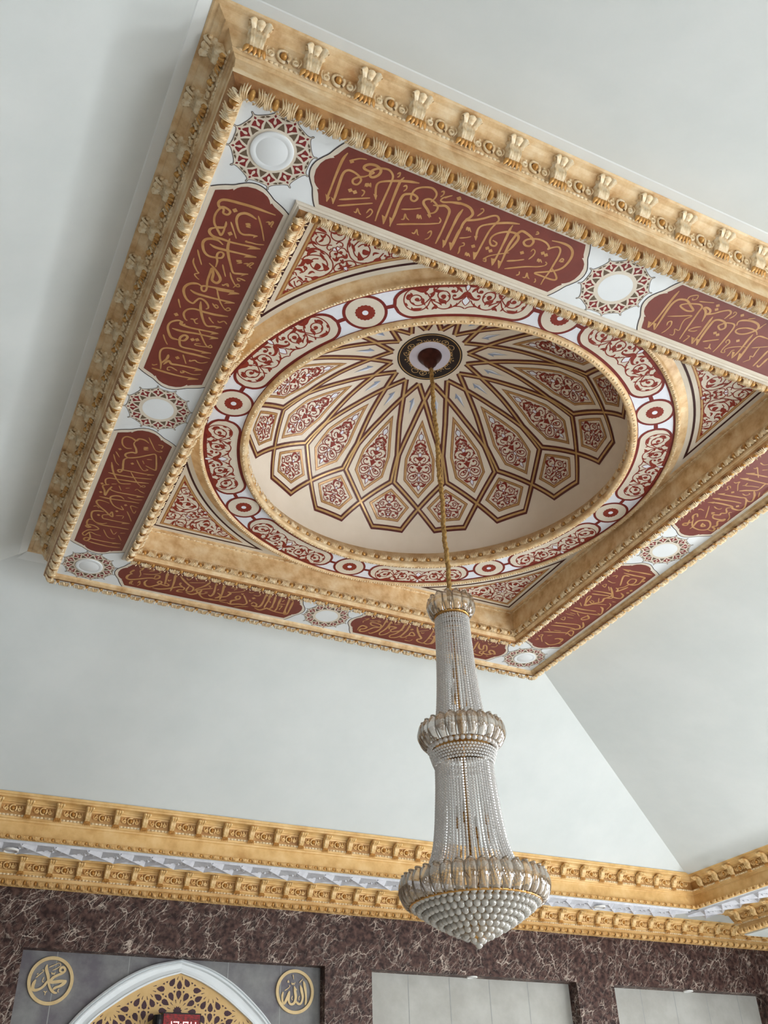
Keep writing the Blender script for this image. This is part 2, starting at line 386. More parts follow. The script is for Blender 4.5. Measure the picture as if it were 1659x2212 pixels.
# ------------------------------------------------------------------ traced strokes (millimetres on their own surface)
CAL={
'N1':"B-2091,-2680 -2100,-2627 -2095,-2524 -2085,-2419 -2078,-2346 -2070,-2315|V-2062,-2354 -2068,-2310 -2100,-2364 -2079,-2354|B-2029,-2315 -2047,-2437 -2059,-2535 -2044,-2571 -2011,-2577 -1971,-2567 -1942,-2545 -1948,-2508 -1974,-2502 -1987,-2524 -1969,-2552 -1933,-2575 -1912,-2597|V-2033,-2363 -2027,-2310 -2059,-2357 -2040,-2351|B-1911,-2595 -1892,-2624 -1923,-2621 -1958,-2625 -1961,-2645 -1935,-2667 -1896,-2673 -1862,-2656 -1861,-2621 -1884,-2592 -1905,-2594 -1911,-2627 -1888,-2656 -1855,-2673 -1816,-2678 -1780,-2653 -1768,-2604 -1758,-2497 -1748,-2388 -1734,-2308|D-2047,-2638|S-2048,-2646 -2010,-2675 -1970,-2688|B-1610,-2674 -1678,-2656 -1748,-2627 -1815,-2592 -1839,-2565 -1833,-2525 -1803,-2458|V-1833,-2487 -1798,-2451 -1805,-2488|B-1713,-2672 -1721,-2626 -1705,-2497 -1678,-2310|V-1688,-2364 -1677,-2304 -1718,-2370 -1698,-2366|B-1634,-2311 -1644,-2398 -1660,-2505 -1659,-2556 -1637,-2576 -1605,-2587 -1571,-2575 -1578,-2546 -1604,-2550 -1616,-2588 -1610,-2628 -1573,-2660 -1522,-2676 -1482,-2657 -1472,-2624 -1482,-2582|V-1635,-2356 -1628,-2304 -1668,-2376 -1652,-2374|B-1429,-2484 -1472,-2523 -1516,-2553 -1524,-2579 -1497,-2600 -1453,-2589 -1423,-2565 -1424,-2526 -1450,-2503|B-1458,-2568 -1421,-2581 -1384,-2596 -1345,-2575 -1330,-2518 -1314,-2419 -1302,-2313|V-1460,-2490 -1431,-2471 -1446,-2509|B-1275,-2620 -1277,-2555 -1256,-2405 -1245,-2307|V-1256,-2364 -1241,-2300 -1277,-2361 -1263,-2361|B-1190,-2309 -1207,-2401 -1215,-2465 -1207,-2502|V-1202,-2362 -1187,-2304 -1226,-2365|B-1292,-2654 -1363,-2637 -1407,-2617 -1435,-2617|S-1435,-2617 -1424,-2647 -1383,-2682|D-1334,-2680|S-1901,-2511 -1903,-2535 -1890,-2517 -1894,-2541 -1878,-2525 -1881,-2549 -1866,-2522|S-1910,-2482 -1890,-2480 -1885,-2461 -1890,-2439|D-1971,-2450|D-1940,-2450|L-2007,-2359 -1926,-2403 -1837,-2451|L-1997,-2313 -1900,-2369 -1806,-2423|S-1887,-2317 -1871,-2318 -1875,-2348 -1851,-2321 -1836,-2315|S-1811,-2339 -1802,-2376 -1781,-2366 -1782,-2334 -1796,-2307|S-1761,-2673 -1750,-2690 -1743,-2670 -1751,-2654|S-1689,-2610 -1675,-2625 -1663,-2606 -1672,-2581|S-1625,-2458 -1568,-2485 -1514,-2519|S-1592,-2389 -1577,-2400 -1587,-2437 -1565,-2415 -1543,-2405|S-1504,-2437 -1512,-2466 -1492,-2442 -1497,-2468 -1475,-2445|L-1600,-2343 -1516,-2385 -1426,-2427 -1357,-2465|S-1357,-2465 -1360,-2490 -1381,-2504|S-1484,-2327 -1465,-2329 -1465,-2362 -1444,-2332 -1432,-2327|S-1390,-2363 -1378,-2389 -1364,-2369 -1365,-2334 -1382,-2313|S-1459,-2674 -1446,-2686 -1437,-2666 -1445,-2641|B-1403,-2615 -1351,-2642 -1292,-2654 -1237,-2648 -1201,-2619 -1202,-2587 -1214,-2559 -1169,-2580 -1121,-2615 -1078,-2657 -1049,-2667 -1025,-2646 -1029,-2614 -1036,-2551 -1028,-2460 -1009,-2307|V-1021,-2373 -1010,-2300 -1048,-2360 -1031,-2361|B-1273,-2622 -1275,-2566 -1269,-2496 -1258,-2394 -1242,-2326|B-1197,-2608 -1209,-2570 -1218,-2527 -1206,-2445 -1190,-2315|V-1196,-2368 -1186,-2303 -1229,-2360 -1210,-2359|B-887,-2676 -950,-2657 -1012,-2626 -1071,-2588 -1104,-2557 -1107,-2518 -1080,-2449|V-1105,-2472 -1076,-2442 -1083,-2482|B-923,-2650 -921,-2611 -906,-2530 -889,-2426 -873,-2317|V-886,-2372 -872,-2306 -914,-2365 -898,-2366|B-843,-2448 -833,-2508 -834,-2577 -868,-2602 -922,-2593 -972,-2560 -996,-2522 -993,-2483 -968,-2457 -941,-2461 -943,-2485 -978,-2494|B-821,-2315 -841,-2406 -861,-2496 -864,-2577 -858,-2613 -843,-2636 -806,-2633 -760,-2618 -730,-2595 -732,-2558 -762,-2548 -787,-2568 -771,-2599 -716,-2625 -656,-2625 -614,-2603 -610,-2584 -594,-2605 -560,-2628 -532,-2613 -515,-2571 -503,-2491 -494,-2422 -493,-2363 -485,-2311|V-830,-2369 -821,-2305 -864,-2370 -846,-2368|B-626,-2653 -561,-2665 -499,-2663 -452,-2636 -428,-2583 -429,-2510 -458,-2461 -517,-2419 -579,-2380 -527,-2377 -440,-2380 -416,-2396 -440,-2425 -498,-2464|D-1337,-2680|D-1069,-2399|D-977,-2424|D-947,-2414|D-750,-2488|D-623,-2543|D-595,-2538|S-1173,-2488 -1179,-2514 -1158,-2492 -1167,-2517 -1144,-2494 -1137,-2491|S-1079,-2310 -1085,-2336 -1065,-2314 -1070,-2336 -1046,-2314|S-617,-2467 -623,-2490 -604,-2470 -610,-2492 -584,-2472|S-1166,-2613 -1154,-2641 -1148,-2664 -1161,-2677 -1174,-2668|S-1184,-2417 -1145,-2440 -1120,-2461|L-805,-2387 -750,-2417 -706,-2447|S-1130,-2301 -1133,-2328 -1144,-2358 -1127,-2379 -1137,-2396 -1149,-2390|L-784,-2325 -727,-2361 -665,-2399 -589,-2434 -552,-2461|S-552,-2461 -550,-2481 -567,-2490|S-953,-2323 -930,-2325 -948,-2350 -953,-2333 -938,-2369 -891,-2409 -827,-2452|S-680,-2459 -670,-2500 -676,-2532 -698,-2543 -702,-2520|S-485,-2528 -481,-2558 -464,-2552 -476,-2532 -454,-2542|S-751,-2650 -736,-2663 -748,-2673 -755,-2665|S-682,-2309 -670,-2326 -680,-2348|S-635,-2313 -615,-2322 -626,-2358 -602,-2331 -584,-2321|S-536,-2306 -536,-2325 -550,-2340|S-1420,-2645 -1402,-2664 -1384,-2681",
'N2':"B420,-2666 424,-2593 438,-2475 448,-2374 446,-2301|V435,-2353 443,-2292 405,-2352 425,-2349|B500,-2303 480,-2395 460,-2493 453,-2559 467,-2600 500,-2617 536,-2618 578,-2595 632,-2564 587,-2544 518,-2561 540,-2592 588,-2614 636,-2629 667,-2615 675,-2570 693,-2479 711,-2385 729,-2305|V474,-2357 498,-2295 440,-2360 461,-2355|B760,-2509 737,-2570 711,-2601 686,-2614 700,-2626 737,-2620 753,-2595 736,-2572 783,-2603 821,-2644 863,-2673 893,-2659 893,-2628 889,-2597|B800,-2578 814,-2498 834,-2390 844,-2304|V822,-2362 843,-2298 792,-2360 811,-2357|B885,-2308 856,-2407 836,-2516 837,-2556 871,-2575 921,-2569 954,-2533 936,-2503 899,-2523 908,-2548 935,-2575 989,-2585 1013,-2553 1030,-2457 1043,-2357 1044,-2304|V861,-2365 885,-2302 837,-2361 853,-2361|B1016,-2583 1001,-2620 1034,-2647 1095,-2663 1155,-2655 1180,-2615 1144,-2557 1094,-2528 1052,-2534 1049,-2562 1096,-2594 1151,-2604 1191,-2597 1220,-2574|B1188,-2566 1196,-2503 1215,-2405 1220,-2314|V1199,-2370 1222,-2304 1172,-2370|B1278,-2309 1258,-2394 1233,-2505 1239,-2568 1295,-2578 1325,-2577|V1259,-2379 1278,-2301 1231,-2378|B1412,-2488 1421,-2406 1428,-2314|B1470,-2428 1474,-2359 1472,-2326 1446,-2338|S500,-2445 578,-2483 656,-2522 635,-2474 644,-2427 666,-2372 630,-2370 650,-2342 657,-2316 630,-2311|S554,-2372 541,-2402 559,-2418 581,-2384 580,-2333 567,-2297|S524,-2625 524,-2660 566,-2689 580,-2658 558,-2641 550,-2658|S612,-2650 665,-2666 717,-2684|D759,-2674|D776,-2642|D983,-2676|D1133,-2471|D924,-2461|D954,-2455|S790,-2468 751,-2440 729,-2401 767,-2408 788,-2428|S770,-2293 775,-2325 776,-2356 756,-2354|L901,-2356 948,-2390 996,-2423|S955,-2310 983,-2322 968,-2361 987,-2332 1011,-2320|S920,-2612 933,-2646 932,-2674 910,-2678 914,-2659|S1073,-2417 1059,-2425 1062,-2450 1089,-2432 1088,-2393 1089,-2363 1100,-2330 1126,-2337 1108,-2364 1135,-2399 1185,-2430 1234,-2448|S1173,-2312 1171,-2339 1164,-2374 1178,-2388|S1047,-2667 1089,-2696|S1189,-2626 1192,-2664 1200,-2689|S1278,-2457 1329,-2488 1381,-2519|S1331,-2486 1342,-2432 1355,-2391 1331,-2388 1352,-2359 1339,-2337 1326,-2315",
'L1':"B-2319,-2086 -2377,-2085 -2468,-2084 -2557,-2076 -2629,-2066 -2661,-2051 -2671,-2023 -2655,-1997 -2632,-2008 -2600,-2003 -2583,-1987 -2594,-1963 -2621,-1965 -2626,-1991 -2646,-1994 -2660,-1956 -2661,-1912 -2648,-1870 -2628,-1844 -2599,-1813 -2581,-1796 -2575,-1834 -2583,-1911|B-2628,-1844 -2603,-1851 -2578,-1868 -2581,-1905|B-2624,-1843 -2654,-1817 -2654,-1788 -2622,-1767 -2561,-1770 -2506,-1770 -2439,-1780 -2372,-1791 -2314,-1797|V-2311,-1795 -2394,-1759 -2377,-1783|B-2417,-2006 -2461,-2020 -2499,-2019 -2528,-1993 -2530,-1954 -2512,-1913 -2483,-1872 -2452,-1861 -2410,-1876 -2366,-1886|V-2364,-1886 -2388,-1860 -2389,-1884|B-2544,-1729 -2585,-1749 -2630,-1743 -2661,-1719 -2665,-1681 -2641,-1630 -2606,-1605 -2563,-1608 -2521,-1623 -2516,-1657 -2536,-1668 -2553,-1650 -2550,-1615 -2536,-1584 -2531,-1533|B-2624,-1700 -2582,-1689 -2513,-1695 -2445,-1705 -2384,-1713 -2315,-1723|V-2312,-1719 -2391,-1688 -2376,-1715|B-2521,-1794 -2510,-1722 -2485,-1660 -2447,-1593 -2412,-1539 -2374,-1545 -2316,-1567|V-2315,-1567 -2359,-1527 -2339,-1563|B-2580,-1548 -2535,-1520 -2489,-1476 -2469,-1441 -2482,-1407 -2518,-1418 -2527,-1470 -2549,-1514 -2548,-1460 -2544,-1396 -2529,-1335 -2532,-1306 -2551,-1302 -2564,-1330 -2549,-1348 -2484,-1362 -2353,-1388|D-2561,-2014|D-2531,-1832|S-2557,-1921 -2521,-1869 -2483,-1811|S-2416,-2036 -2366,-1961 -2316,-1868|S-2681,-1624 -2654,-1572 -2620,-1513|S-2497,-1575 -2476,-1536 -2446,-1483|S-2470,-1947 -2442,-1955 -2462,-1941 -2434,-1944 -2456,-1929 -2429,-1930|S-2428,-1644 -2395,-1654 -2420,-1637 -2387,-1642 -2414,-1621|S-2356,-2010 -2337,-2019 -2330,-2002 -2321,-2031 -2312,-2026 -2315,-1994 -2306,-1989|S-2415,-1825 -2421,-1814 -2389,-1819 -2344,-1825 -2305,-1839|S-2374,-1638 -2345,-1649 -2346,-1629 -2333,-1662 -2315,-1667 -2331,-1631 -2312,-1625|S-2682,-1548 -2675,-1509 -2634,-1453 -2617,-1439 -2639,-1418 -2616,-1395 -2598,-1387|S-2430,-1531 -2408,-1491 -2374,-1451 -2352,-1434 -2334,-1442 -2351,-1456 -2370,-1414|S-2314,-1504 -2349,-1508 -2371,-1503 -2358,-1487 -2344,-1493|S-2447,-1412 -2437,-1406 -2416,-1430 -2402,-1411 -2421,-1419|B-2564,-1338 -2599,-1347 -2642,-1327 -2666,-1286 -2660,-1238 -2624,-1185 -2577,-1166 -2562,-1197 -2546,-1227 -2513,-1225 -2480,-1199 -2466,-1170 -2478,-1153|B-2626,-1276 -2582,-1262 -2501,-1265 -2420,-1273 -2316,-1286|V-2312,-1286 -2381,-1253 -2365,-1281|B-2471,-1353 -2409,-1364 -2315,-1379|V-2310,-1378 -2384,-1339 -2370,-1371|B-2531,-1205 -2509,-1133 -2475,-1065 -2444,-1019 -2418,-1004 -2380,-1018 -2324,-1031|V-2321,-1031 -2365,-999 -2349,-1029|B-2317,-1150 -2399,-1130 -2481,-1122 -2547,-1122 -2590,-1098 -2605,-1053 -2584,-1009 -2563,-995|B-2565,-957 -2590,-942 -2593,-969 -2594,-944 -2525,-939 -2444,-951 -2329,-967|V-2320,-967 -2378,-933 -2363,-964|B-2566,-789 -2618,-791 -2652,-837 -2671,-890 -2660,-938 -2619,-972 -2584,-967|B-2639,-880 -2568,-882 -2472,-901 -2380,-912 -2314,-920|V-2310,-919 -2372,-885 -2349,-920|B-2566,-789 -2527,-801 -2516,-844 -2542,-851 -2561,-816 -2551,-764 -2524,-732 -2448,-740 -2380,-746 -2314,-756|V-2310,-756 -2382,-723 -2366,-755|B-2305,-701 -2400,-697 -2493,-687 -2580,-687 -2635,-668 -2653,-627 -2640,-562 -2616,-506 -2603,-445|B-2590,-617 -2590,-571 -2616,-506|B-2597,-501 -2572,-553 -2545,-532 -2495,-541 -2410,-553 -2319,-561|V-2315,-559 -2375,-527 -2359,-561|B-2665,-430 -2595,-428 -2506,-428 -2411,-437 -2317,-454|V-2313,-453 -2394,-412 -2378,-449|D-2649,-1019|D-2476,-833|D-2446,-846|D-2523,-611|S-2675,-1164 -2657,-1124 -2639,-1091|S-2679,-797 -2653,-749 -2625,-711|S-2496,-660 -2475,-624 -2448,-576|S-2437,-1089 -2412,-1064 -2388,-1047|S-2466,-1361 -2439,-1305 -2405,-1251 -2366,-1210 -2338,-1200 -2323,-1219 -2343,-1227 -2358,-1197|S-2454,-1223 -2419,-1192 -2406,-1204 -2424,-1219 -2437,-1208|S-2371,-1083 -2355,-1072 -2329,-1096 -2301,-1078|S-2549,-1019 -2526,-1024 -2505,-997 -2485,-1000|S-2523,-1016 -2503,-1046|S-2470,-952 -2440,-910 -2393,-843 -2356,-808 -2328,-815 -2343,-834 -2364,-805 -2441,-789 -2442,-805 -2411,-816|S-2433,-630 -2432,-614 -2400,-638 -2379,-628 -2345,-632 -2309,-659|S-2672,-474 -2662,-465 -2637,-486|S-2485,-478 -2534,-496 -2558,-486 -2555,-460 -2534,-463|S-2462,-489 -2456,-471 -2437,-482 -2446,-496 -2372,-488 -2317,-514",
'L2':"B-2458,435 -2499,409 -2542,413 -2560,444 -2600,425 -2643,426 -2663,468 -2647,535 -2608,570 -2567,556|B-2560,444 -2566,491 -2533,552 -2521,600 -2555,607 -2591,639 -2592,670 -2561,687 -2491,648 -2418,584 -2372,556 -2344,629 -2315,751 -2336,760 -2406,735|B-2561,687 -2588,723 -2583,783 -2569,856 -2579,909 -2601,895 -2588,873 -2509,862 -2394,851 -2307,833|V-2303,834 -2363,864 -2353,834|B-2668,952 -2596,952 -2508,942 -2420,927 -2313,896|S-2498,870 -2455,935 -2399,1009 -2354,1039 -2335,1023 -2352,1013 -2375,1049|B-2675,801 -2646,891 -2610,971 -2568,1035 -2534,1061 -2457,1035|B-2318,965 -2405,987 -2493,1001 -2581,1016 -2642,1027 -2666,1062 -2648,1120 -2621,1117|B-2621,1117 -2668,1154 -2640,1217 -2620,1285 -2611,1204 -2594,1138 -2597,1182 -2538,1198 -2447,1191 -2305,1175|V-2300,1176 -2368,1206 -2357,1177|B-2663,1322 -2584,1321 -2494,1307 -2403,1293 -2320,1283|S-2435,1238 -2368,1243 -2307,1224|B-2453,1280 -2488,1253 -2534,1256 -2568,1288 -2561,1337 -2518,1406 -2463,1435 -2425,1436 -2456,1387|B-2559,1389 -2609,1376 -2655,1379 -2665,1418 -2625,1471 -2568,1517 -2518,1567 -2486,1581 -2508,1509 -2520,1559 -2570,1591 -2559,1640 -2520,1642 -2434,1640 -2320,1627|V-2315,1629 -2389,1665 -2377,1634|B-2572,1537 -2628,1544 -2667,1579 -2654,1664 -2607,1726 -2549,1728 -2507,1701|B-2593,1748 -2506,1747 -2412,1734 -2306,1725|B-2621,1705 -2668,1707 -2675,1766 -2655,1813 -2630,1821 -2650,1839 -2673,1821 -2642,1788 -2592,1794 -2556,1826 -2588,1859 -2641,1882 -2674,1954 -2649,1982 -2616,1909 -2564,1925 -2513,1931|B-2626,1904 -2597,1997 -2612,2063 -2645,2048 -2624,2009 -2544,2013 -2426,2010 -2316,1991|V-2311,1993 -2393,2025 -2371,1992|B-2602,2068 -2511,2077 -2401,2078 -2306,2057|D-2652,605|D-2664,1254|D-2681,1127|D-2605,1606|D-2471,1483|D-2422,1360|D-2514,752|S-2477,362 -2430,438 -2387,501 -2350,508 -2332,492 -2354,491|S-2385,425 -2346,422 -2345,460|S-2331,561 -2311,599|S-2485,500 -2451,492 -2479,517 -2443,507 -2474,533 -2438,526|S-2677,647 -2631,711|S-2685,689 -2646,780 -2610,819|S-2494,688 -2443,768 -2405,807 -2374,785 -2395,778|S-2448,676 -2423,719|S-2420,647 -2378,636|S-2314,1123 -2356,1108 -2388,1088 -2403,1112|S-2484,1114 -2451,1096|S-2607,1102 -2565,1083|S-2389,1447 -2345,1527 -2316,1588|S-2311,1358 -2370,1349 -2373,1377 -2325,1454 -2318,1406|S-2543,1099 -2510,1160|S-2514,1817 -2458,1916 -2414,1936 -2382,1922|S-2459,1783 -2412,1858 -2394,1811|S-2368,1857 -2324,1936|S-2363,1817 -2318,1797|S-2676,1494 -2652,1474 -2624,1497|S-2464,1553 -2401,1534 -2400,1579",
'F1':"B-2084,2391 -2108,2454 -2084,2480|B-2086,2465 -2117,2520 -2116,2572 -2080,2588 -2009,2548 -1940,2497 -1885,2473 -1853,2478 -1826,2446 -1832,2406 -1866,2411 -1868,2464|B-1922,2530 -1935,2578 -1915,2634 -1870,2647 -1829,2607 -1790,2558 -1782,2511 -1806,2500 -1817,2537 -1781,2554 -1716,2562 -1703,2535 -1736,2512|B-1776,2319 -1765,2387 -1753,2467 -1743,2543|V-1783,2308 -1748,2350 -1763,2378|B-1698,2316 -1675,2433 -1661,2555 -1655,2651|V-1703,2302 -1665,2348 -1682,2372|B-1837,2654 -1775,2653 -1701,2617 -1651,2573 -1600,2529 -1548,2528 -1546,2571 -1583,2587 -1594,2625 -1538,2616|B-1604,2444 -1602,2487 -1568,2515|B-1647,2325 -1587,2394 -1516,2460 -1464,2491 -1456,2554 -1487,2590 -1515,2568 -1510,2479|B-1338,2318 -1364,2404 -1421,2494 -1438,2542|B-1508,2610 -1444,2626 -1397,2572 -1415,2531 -1371,2484 -1327,2454 -1282,2427|B-1371,2499 -1375,2574 -1342,2627 -1297,2652 -1216,2633|S-1380,2576 -1343,2571 -1302,2531|S-2048,2335 -2025,2345 -2012,2319 -2016,2362 -2029,2388 -2008,2451 -2010,2505|S-1976,2324 -1942,2319 -1903,2333 -1946,2358|S-1988,2432 -1912,2410 -1860,2377 -1838,2346 -1855,2322 -1827,2331|S-2063,2677 -2068,2636 -2050,2607 -2052,2661 -2025,2666|S-1994,2625 -1986,2579 -1971,2636 -1987,2676|S-1736,2438 -1723,2464 -1707,2430|S-1578,2337 -1549,2367 -1529,2327|S-1485,2318 -1464,2351|S-1530,2412 -1455,2383 -1381,2347|S-1334,2534 -1308,2512|S-1336,2392 -1311,2403 -1314,2426|B-1257,2653 -1192,2642 -1140,2626 -1081,2594|B-1286,2560 -1256,2582 -1243,2518 -1261,2410 -1280,2316|V-1285,2303 -1251,2342 -1264,2366|B-1199,2315 -1176,2419 -1158,2528 -1148,2618|V-1205,2299 -1167,2346 -1179,2374|B-1203,2606 -1175,2570 -1173,2523 -1212,2492|B-1114,2427 -1086,2450 -1094,2488 -1105,2523 -1150,2559|B-1065,2642 -1014,2656 -944,2625 -889,2614 -870,2569 -906,2501 -954,2427|B-1023,2648 -1031,2591 -1001,2559 -969,2517 -976,2472 -1007,2474 -1008,2522 -964,2533|B-814,2594 -766,2597 -771,2551 -813,2532 -822,2573|B-773,2612 -732,2594 -720,2529 -736,2392 -747,2314|V-755,2296 -715,2347 -733,2367|B-708,2309 -685,2417 -680,2511 -673,2593|V-716,2289 -669,2351 -689,2367|B-765,2633 -698,2654 -649,2595 -624,2597 -543,2623 -458,2624 -427,2611 -449,2571 -445,2626|B-645,2317 -619,2437 -605,2552 -619,2595|B-580,2324 -566,2438 -546,2551 -549,2631|B-441,2347 -428,2426 -412,2542 -406,2619 -437,2648|B-443,2341 -491,2309 -479,2400 -456,2537 -440,2604|S-1118,2348 -1090,2331 -1056,2332 -1075,2375|S-1124,2431 -1100,2437 -1005,2380 -973,2342 -993,2316|S-985,2406 -968,2422 -965,2397|S-926,2345 -899,2357 -873,2334|S-864,2388 -817,2391 -795,2358 -816,2332 -793,2346|D-838,2448|S-862,2494 -856,2527 -842,2509|S-543,2404 -532,2356|S-553,2456 -494,2438|S-542,2500 -513,2483 -514,2549 -509,2572|S-965,2700 -887,2654 -829,2636|S-1145,2645 -1062,2652|S-1228,2442 -1220,2415|S-603,2526 -589,2557|S-666,2438 -645,2472",
'F2':"B431,2653 422,2593 438,2536 494,2550 488,2590 452,2618 466,2663 513,2643 544,2579 570,2530 627,2493 617,2447 546,2427 495,2437 525,2486 630,2499|B567,2653 595,2659 636,2590 647,2509 642,2423 622,2320|V615,2302 664,2357 640,2374|B683,2331 703,2447 698,2538 683,2609 703,2651 750,2618 776,2543|V669,2303 721,2365 693,2376|B739,2495 724,2438 796,2433 765,2496 796,2534 894,2454|B841,2313 868,2427 854,2548 813,2617 834,2660 897,2633 927,2568|V826,2284 878,2339 857,2361|B903,2324 930,2426 932,2527 933,2605 980,2598 1000,2537 1047,2530 1063,2510 1009,2456 994,2488 1006,2548|V893,2300 940,2363 919,2385|B996,2321 1044,2402 1104,2479 1164,2545 1134,2584 1161,2625 1232,2635 1239,2552 1224,2428 1199,2323|V1183,2291 1236,2363 1206,2376|B1271,2421 1301,2499 1316,2599 1286,2639 1228,2629|S391,2383 416,2385 436,2364 426,2405 405,2439 414,2472|S463,2406 516,2391 562,2347|D473,2338|S549,2384 565,2397 565,2377 580,2391 580,2371|S703,2310 729,2324 739,2357|S744,2379 805,2353|D774,2322|S1048,2337 1063,2318 1110,2323|S1060,2408 1117,2371 1153,2343|S1100,2424 1125,2434 1131,2411|S1238,2526 1254,2507 1286,2519|D974,2402|S1002,2615 1012,2597|S1010,2656 1071,2651 1086,2605|B1734,2407 1779,2503 1810,2596|B2085,2549 2130,2554 2075,2494 2031,2489 2040,2533 2088,2572 2041,2592 1986,2580 1973,2538 1936,2554 1949,2595 1988,2603 1990,2645 1919,2644 1843,2593|B1792,2359 1812,2443 1839,2548 1818,2580|B1326,2627 1332,2556 1301,2478 1250,2445|B1827,2390 1862,2468 1911,2512 1936,2495 1900,2416 1933,2414 1989,2507 1979,2547|S1833,2342 1852,2345|S1913,2342 1949,2373 1950,2326|S1991,2413 2037,2393 2037,2346 2013,2345|S1724,2332 1749,2355|S1884,2564 1861,2585|S2049,2625 2088,2632|B1554,2370 1589,2492 1615,2597 1561,2643 1476,2633|B1472,2383 1506,2504 1531,2609|B1398,2392 1432,2513 1447,2622 1412,2660|S1437,2421 1469,2418|S1533,2413 1580,2416|S1535,2678 1615,2678",
'R1':"B2682,415 2585,421 2468,436 2350,448|V2325,444 2423,425 2423,468|B2390,500 2516,497 2640,489 2653,530 2667,618 2607,660 2544,640 2534,567 2591,557 2616,624 2579,672 2565,726 2513,780|B2484,527 2429,551 2511,717|B2607,708 2589,757 2550,829 2540,791 2498,771|B2611,835 2670,874 2675,931 2596,939 2543,919|B2439,781 2517,859 2590,951 2520,989 2517,1023|B2316,914 2432,896 2544,896 2551,942 2522,1004 2538,1064 2485,1120 2418,1183 2340,1050 2367,1022 2413,1202 2495,1133 2619,1096|B2338,969 2437,952 2535,933|B2590,1159 2641,1188 2694,1286 2648,1289|B2340,1284 2469,1280 2604,1256|B2331,1339 2478,1345 2599,1327 2702,1310|B2565,1359 2628,1420 2588,1472 2554,1452 2578,1378|B2618,1513 2686,1603 2662,1657 2582,1710|B2338,1651 2474,1611 2613,1587 2670,1654 2633,1699|B2330,1709 2483,1679 2625,1673|B2341,1868 2486,1824 2602,1793 2687,1831 2650,1736 2602,1738 2607,1829|B2596,1927 2647,1943 2652,2037 2580,2106 2497,2072|B2553,1964 2594,1939 2645,1963|S2319,598 2360,568 2375,611|S2331,686 2399,703 2433,688|S2328,781 2383,805 2361,751 2339,777|S2409,778 2473,846|S2463,1013 2512,1092|S2407,1104 2457,1132 2460,1098 2412,1085|S2629,1058 2672,1090 2687,1186|S2639,1020 2680,1012|S2333,1169 2393,1227|S2361,1395 2438,1397|S2434,1364 2503,1421|S2327,1427 2442,1430|S2388,1488 2473,1487|S2341,1544 2397,1555 2369,1496 2342,1526|S2344,1631 2385,1649|S2348,1792 2399,1825|S2344,1960 2372,1929 2396,1994 2463,2079|S2336,1963 2375,1984|S2360,2066 2387,2043 2350,2021|D2679,550|D2677,806|D2681,755|S2433,1933 2480,1901|S2656,2043 2694,2026|S2427,1795 2516,1782",
'R2':"B2468,-395 2472,-436 2453,-523 2496,-561 2555,-568 2613,-517 2628,-456 2569,-421 2482,-431 2431,-475 2393,-534|B2408,-494 2393,-468 2357,-443 2370,-420 2403,-434 2387,-475 2366,-513|B2388,-532 2351,-582 2366,-616 2406,-578|B2517,-523 2540,-476 2572,-490 2534,-511|B2628,-456 2694,-456 2687,-492 2644,-512 2669,-542 2629,-601 2669,-628 2664,-655 2638,-633 2555,-625 2519,-665 2574,-690 2565,-714 2605,-741 2557,-793 2581,-822 2580,-844|B2337,-799 2402,-824 2491,-837 2578,-839 2611,-817 2684,-822 2699,-874 2616,-982 2550,-979 2452,-962 2329,-939|V2326,-797 2383,-834 2392,-807|V2319,-938 2381,-975 2382,-943|V2322,-866 2388,-898 2392,-874|B2327,-866 2425,-883 2519,-903 2624,-914|B2471,-1050 2527,-1083 2607,-1119 2619,-1159 2613,-1217 2629,-1241|B2595,-1105 2652,-1051 2690,-979 2654,-963 2606,-987|B2344,-1199 2431,-1212 2532,-1223 2638,-1233|V2336,-1198 2415,-1235 2413,-1204|B2342,-1273 2427,-1294 2560,-1312|V2333,-1274 2411,-1313 2412,-1284|S2486,-595 2433,-683 2383,-761|S2328,-673 2345,-690 2390,-682|S2429,-773 2475,-757 2508,-762 2515,-783|S2467,-689 2504,-696 2485,-673 2527,-678|S2706,-645 2681,-700 2627,-751 2646,-768|S2341,-1009 2361,-1027 2329,-1056 2345,-1072 2372,-1049|S2331,-1134 2360,-1129 2379,-1155 2394,-1119 2458,-1044|S2440,-1123 2461,-1140 2456,-1172 2468,-1135 2525,-1152 2598,-1167|S2347,-1357 2370,-1359 2372,-1377 2426,-1327 2488,-1271|S2348,-1439 2396,-1428 2426,-1450|S2438,-1365 2480,-1392|S2655,-1114 2701,-1047|S2713,-1087 2706,-1163|S2527,-1031 2571,-1024 2594,-1052 2574,-1061|D2432,-1011|D2625,-864|D2714,-514",
}
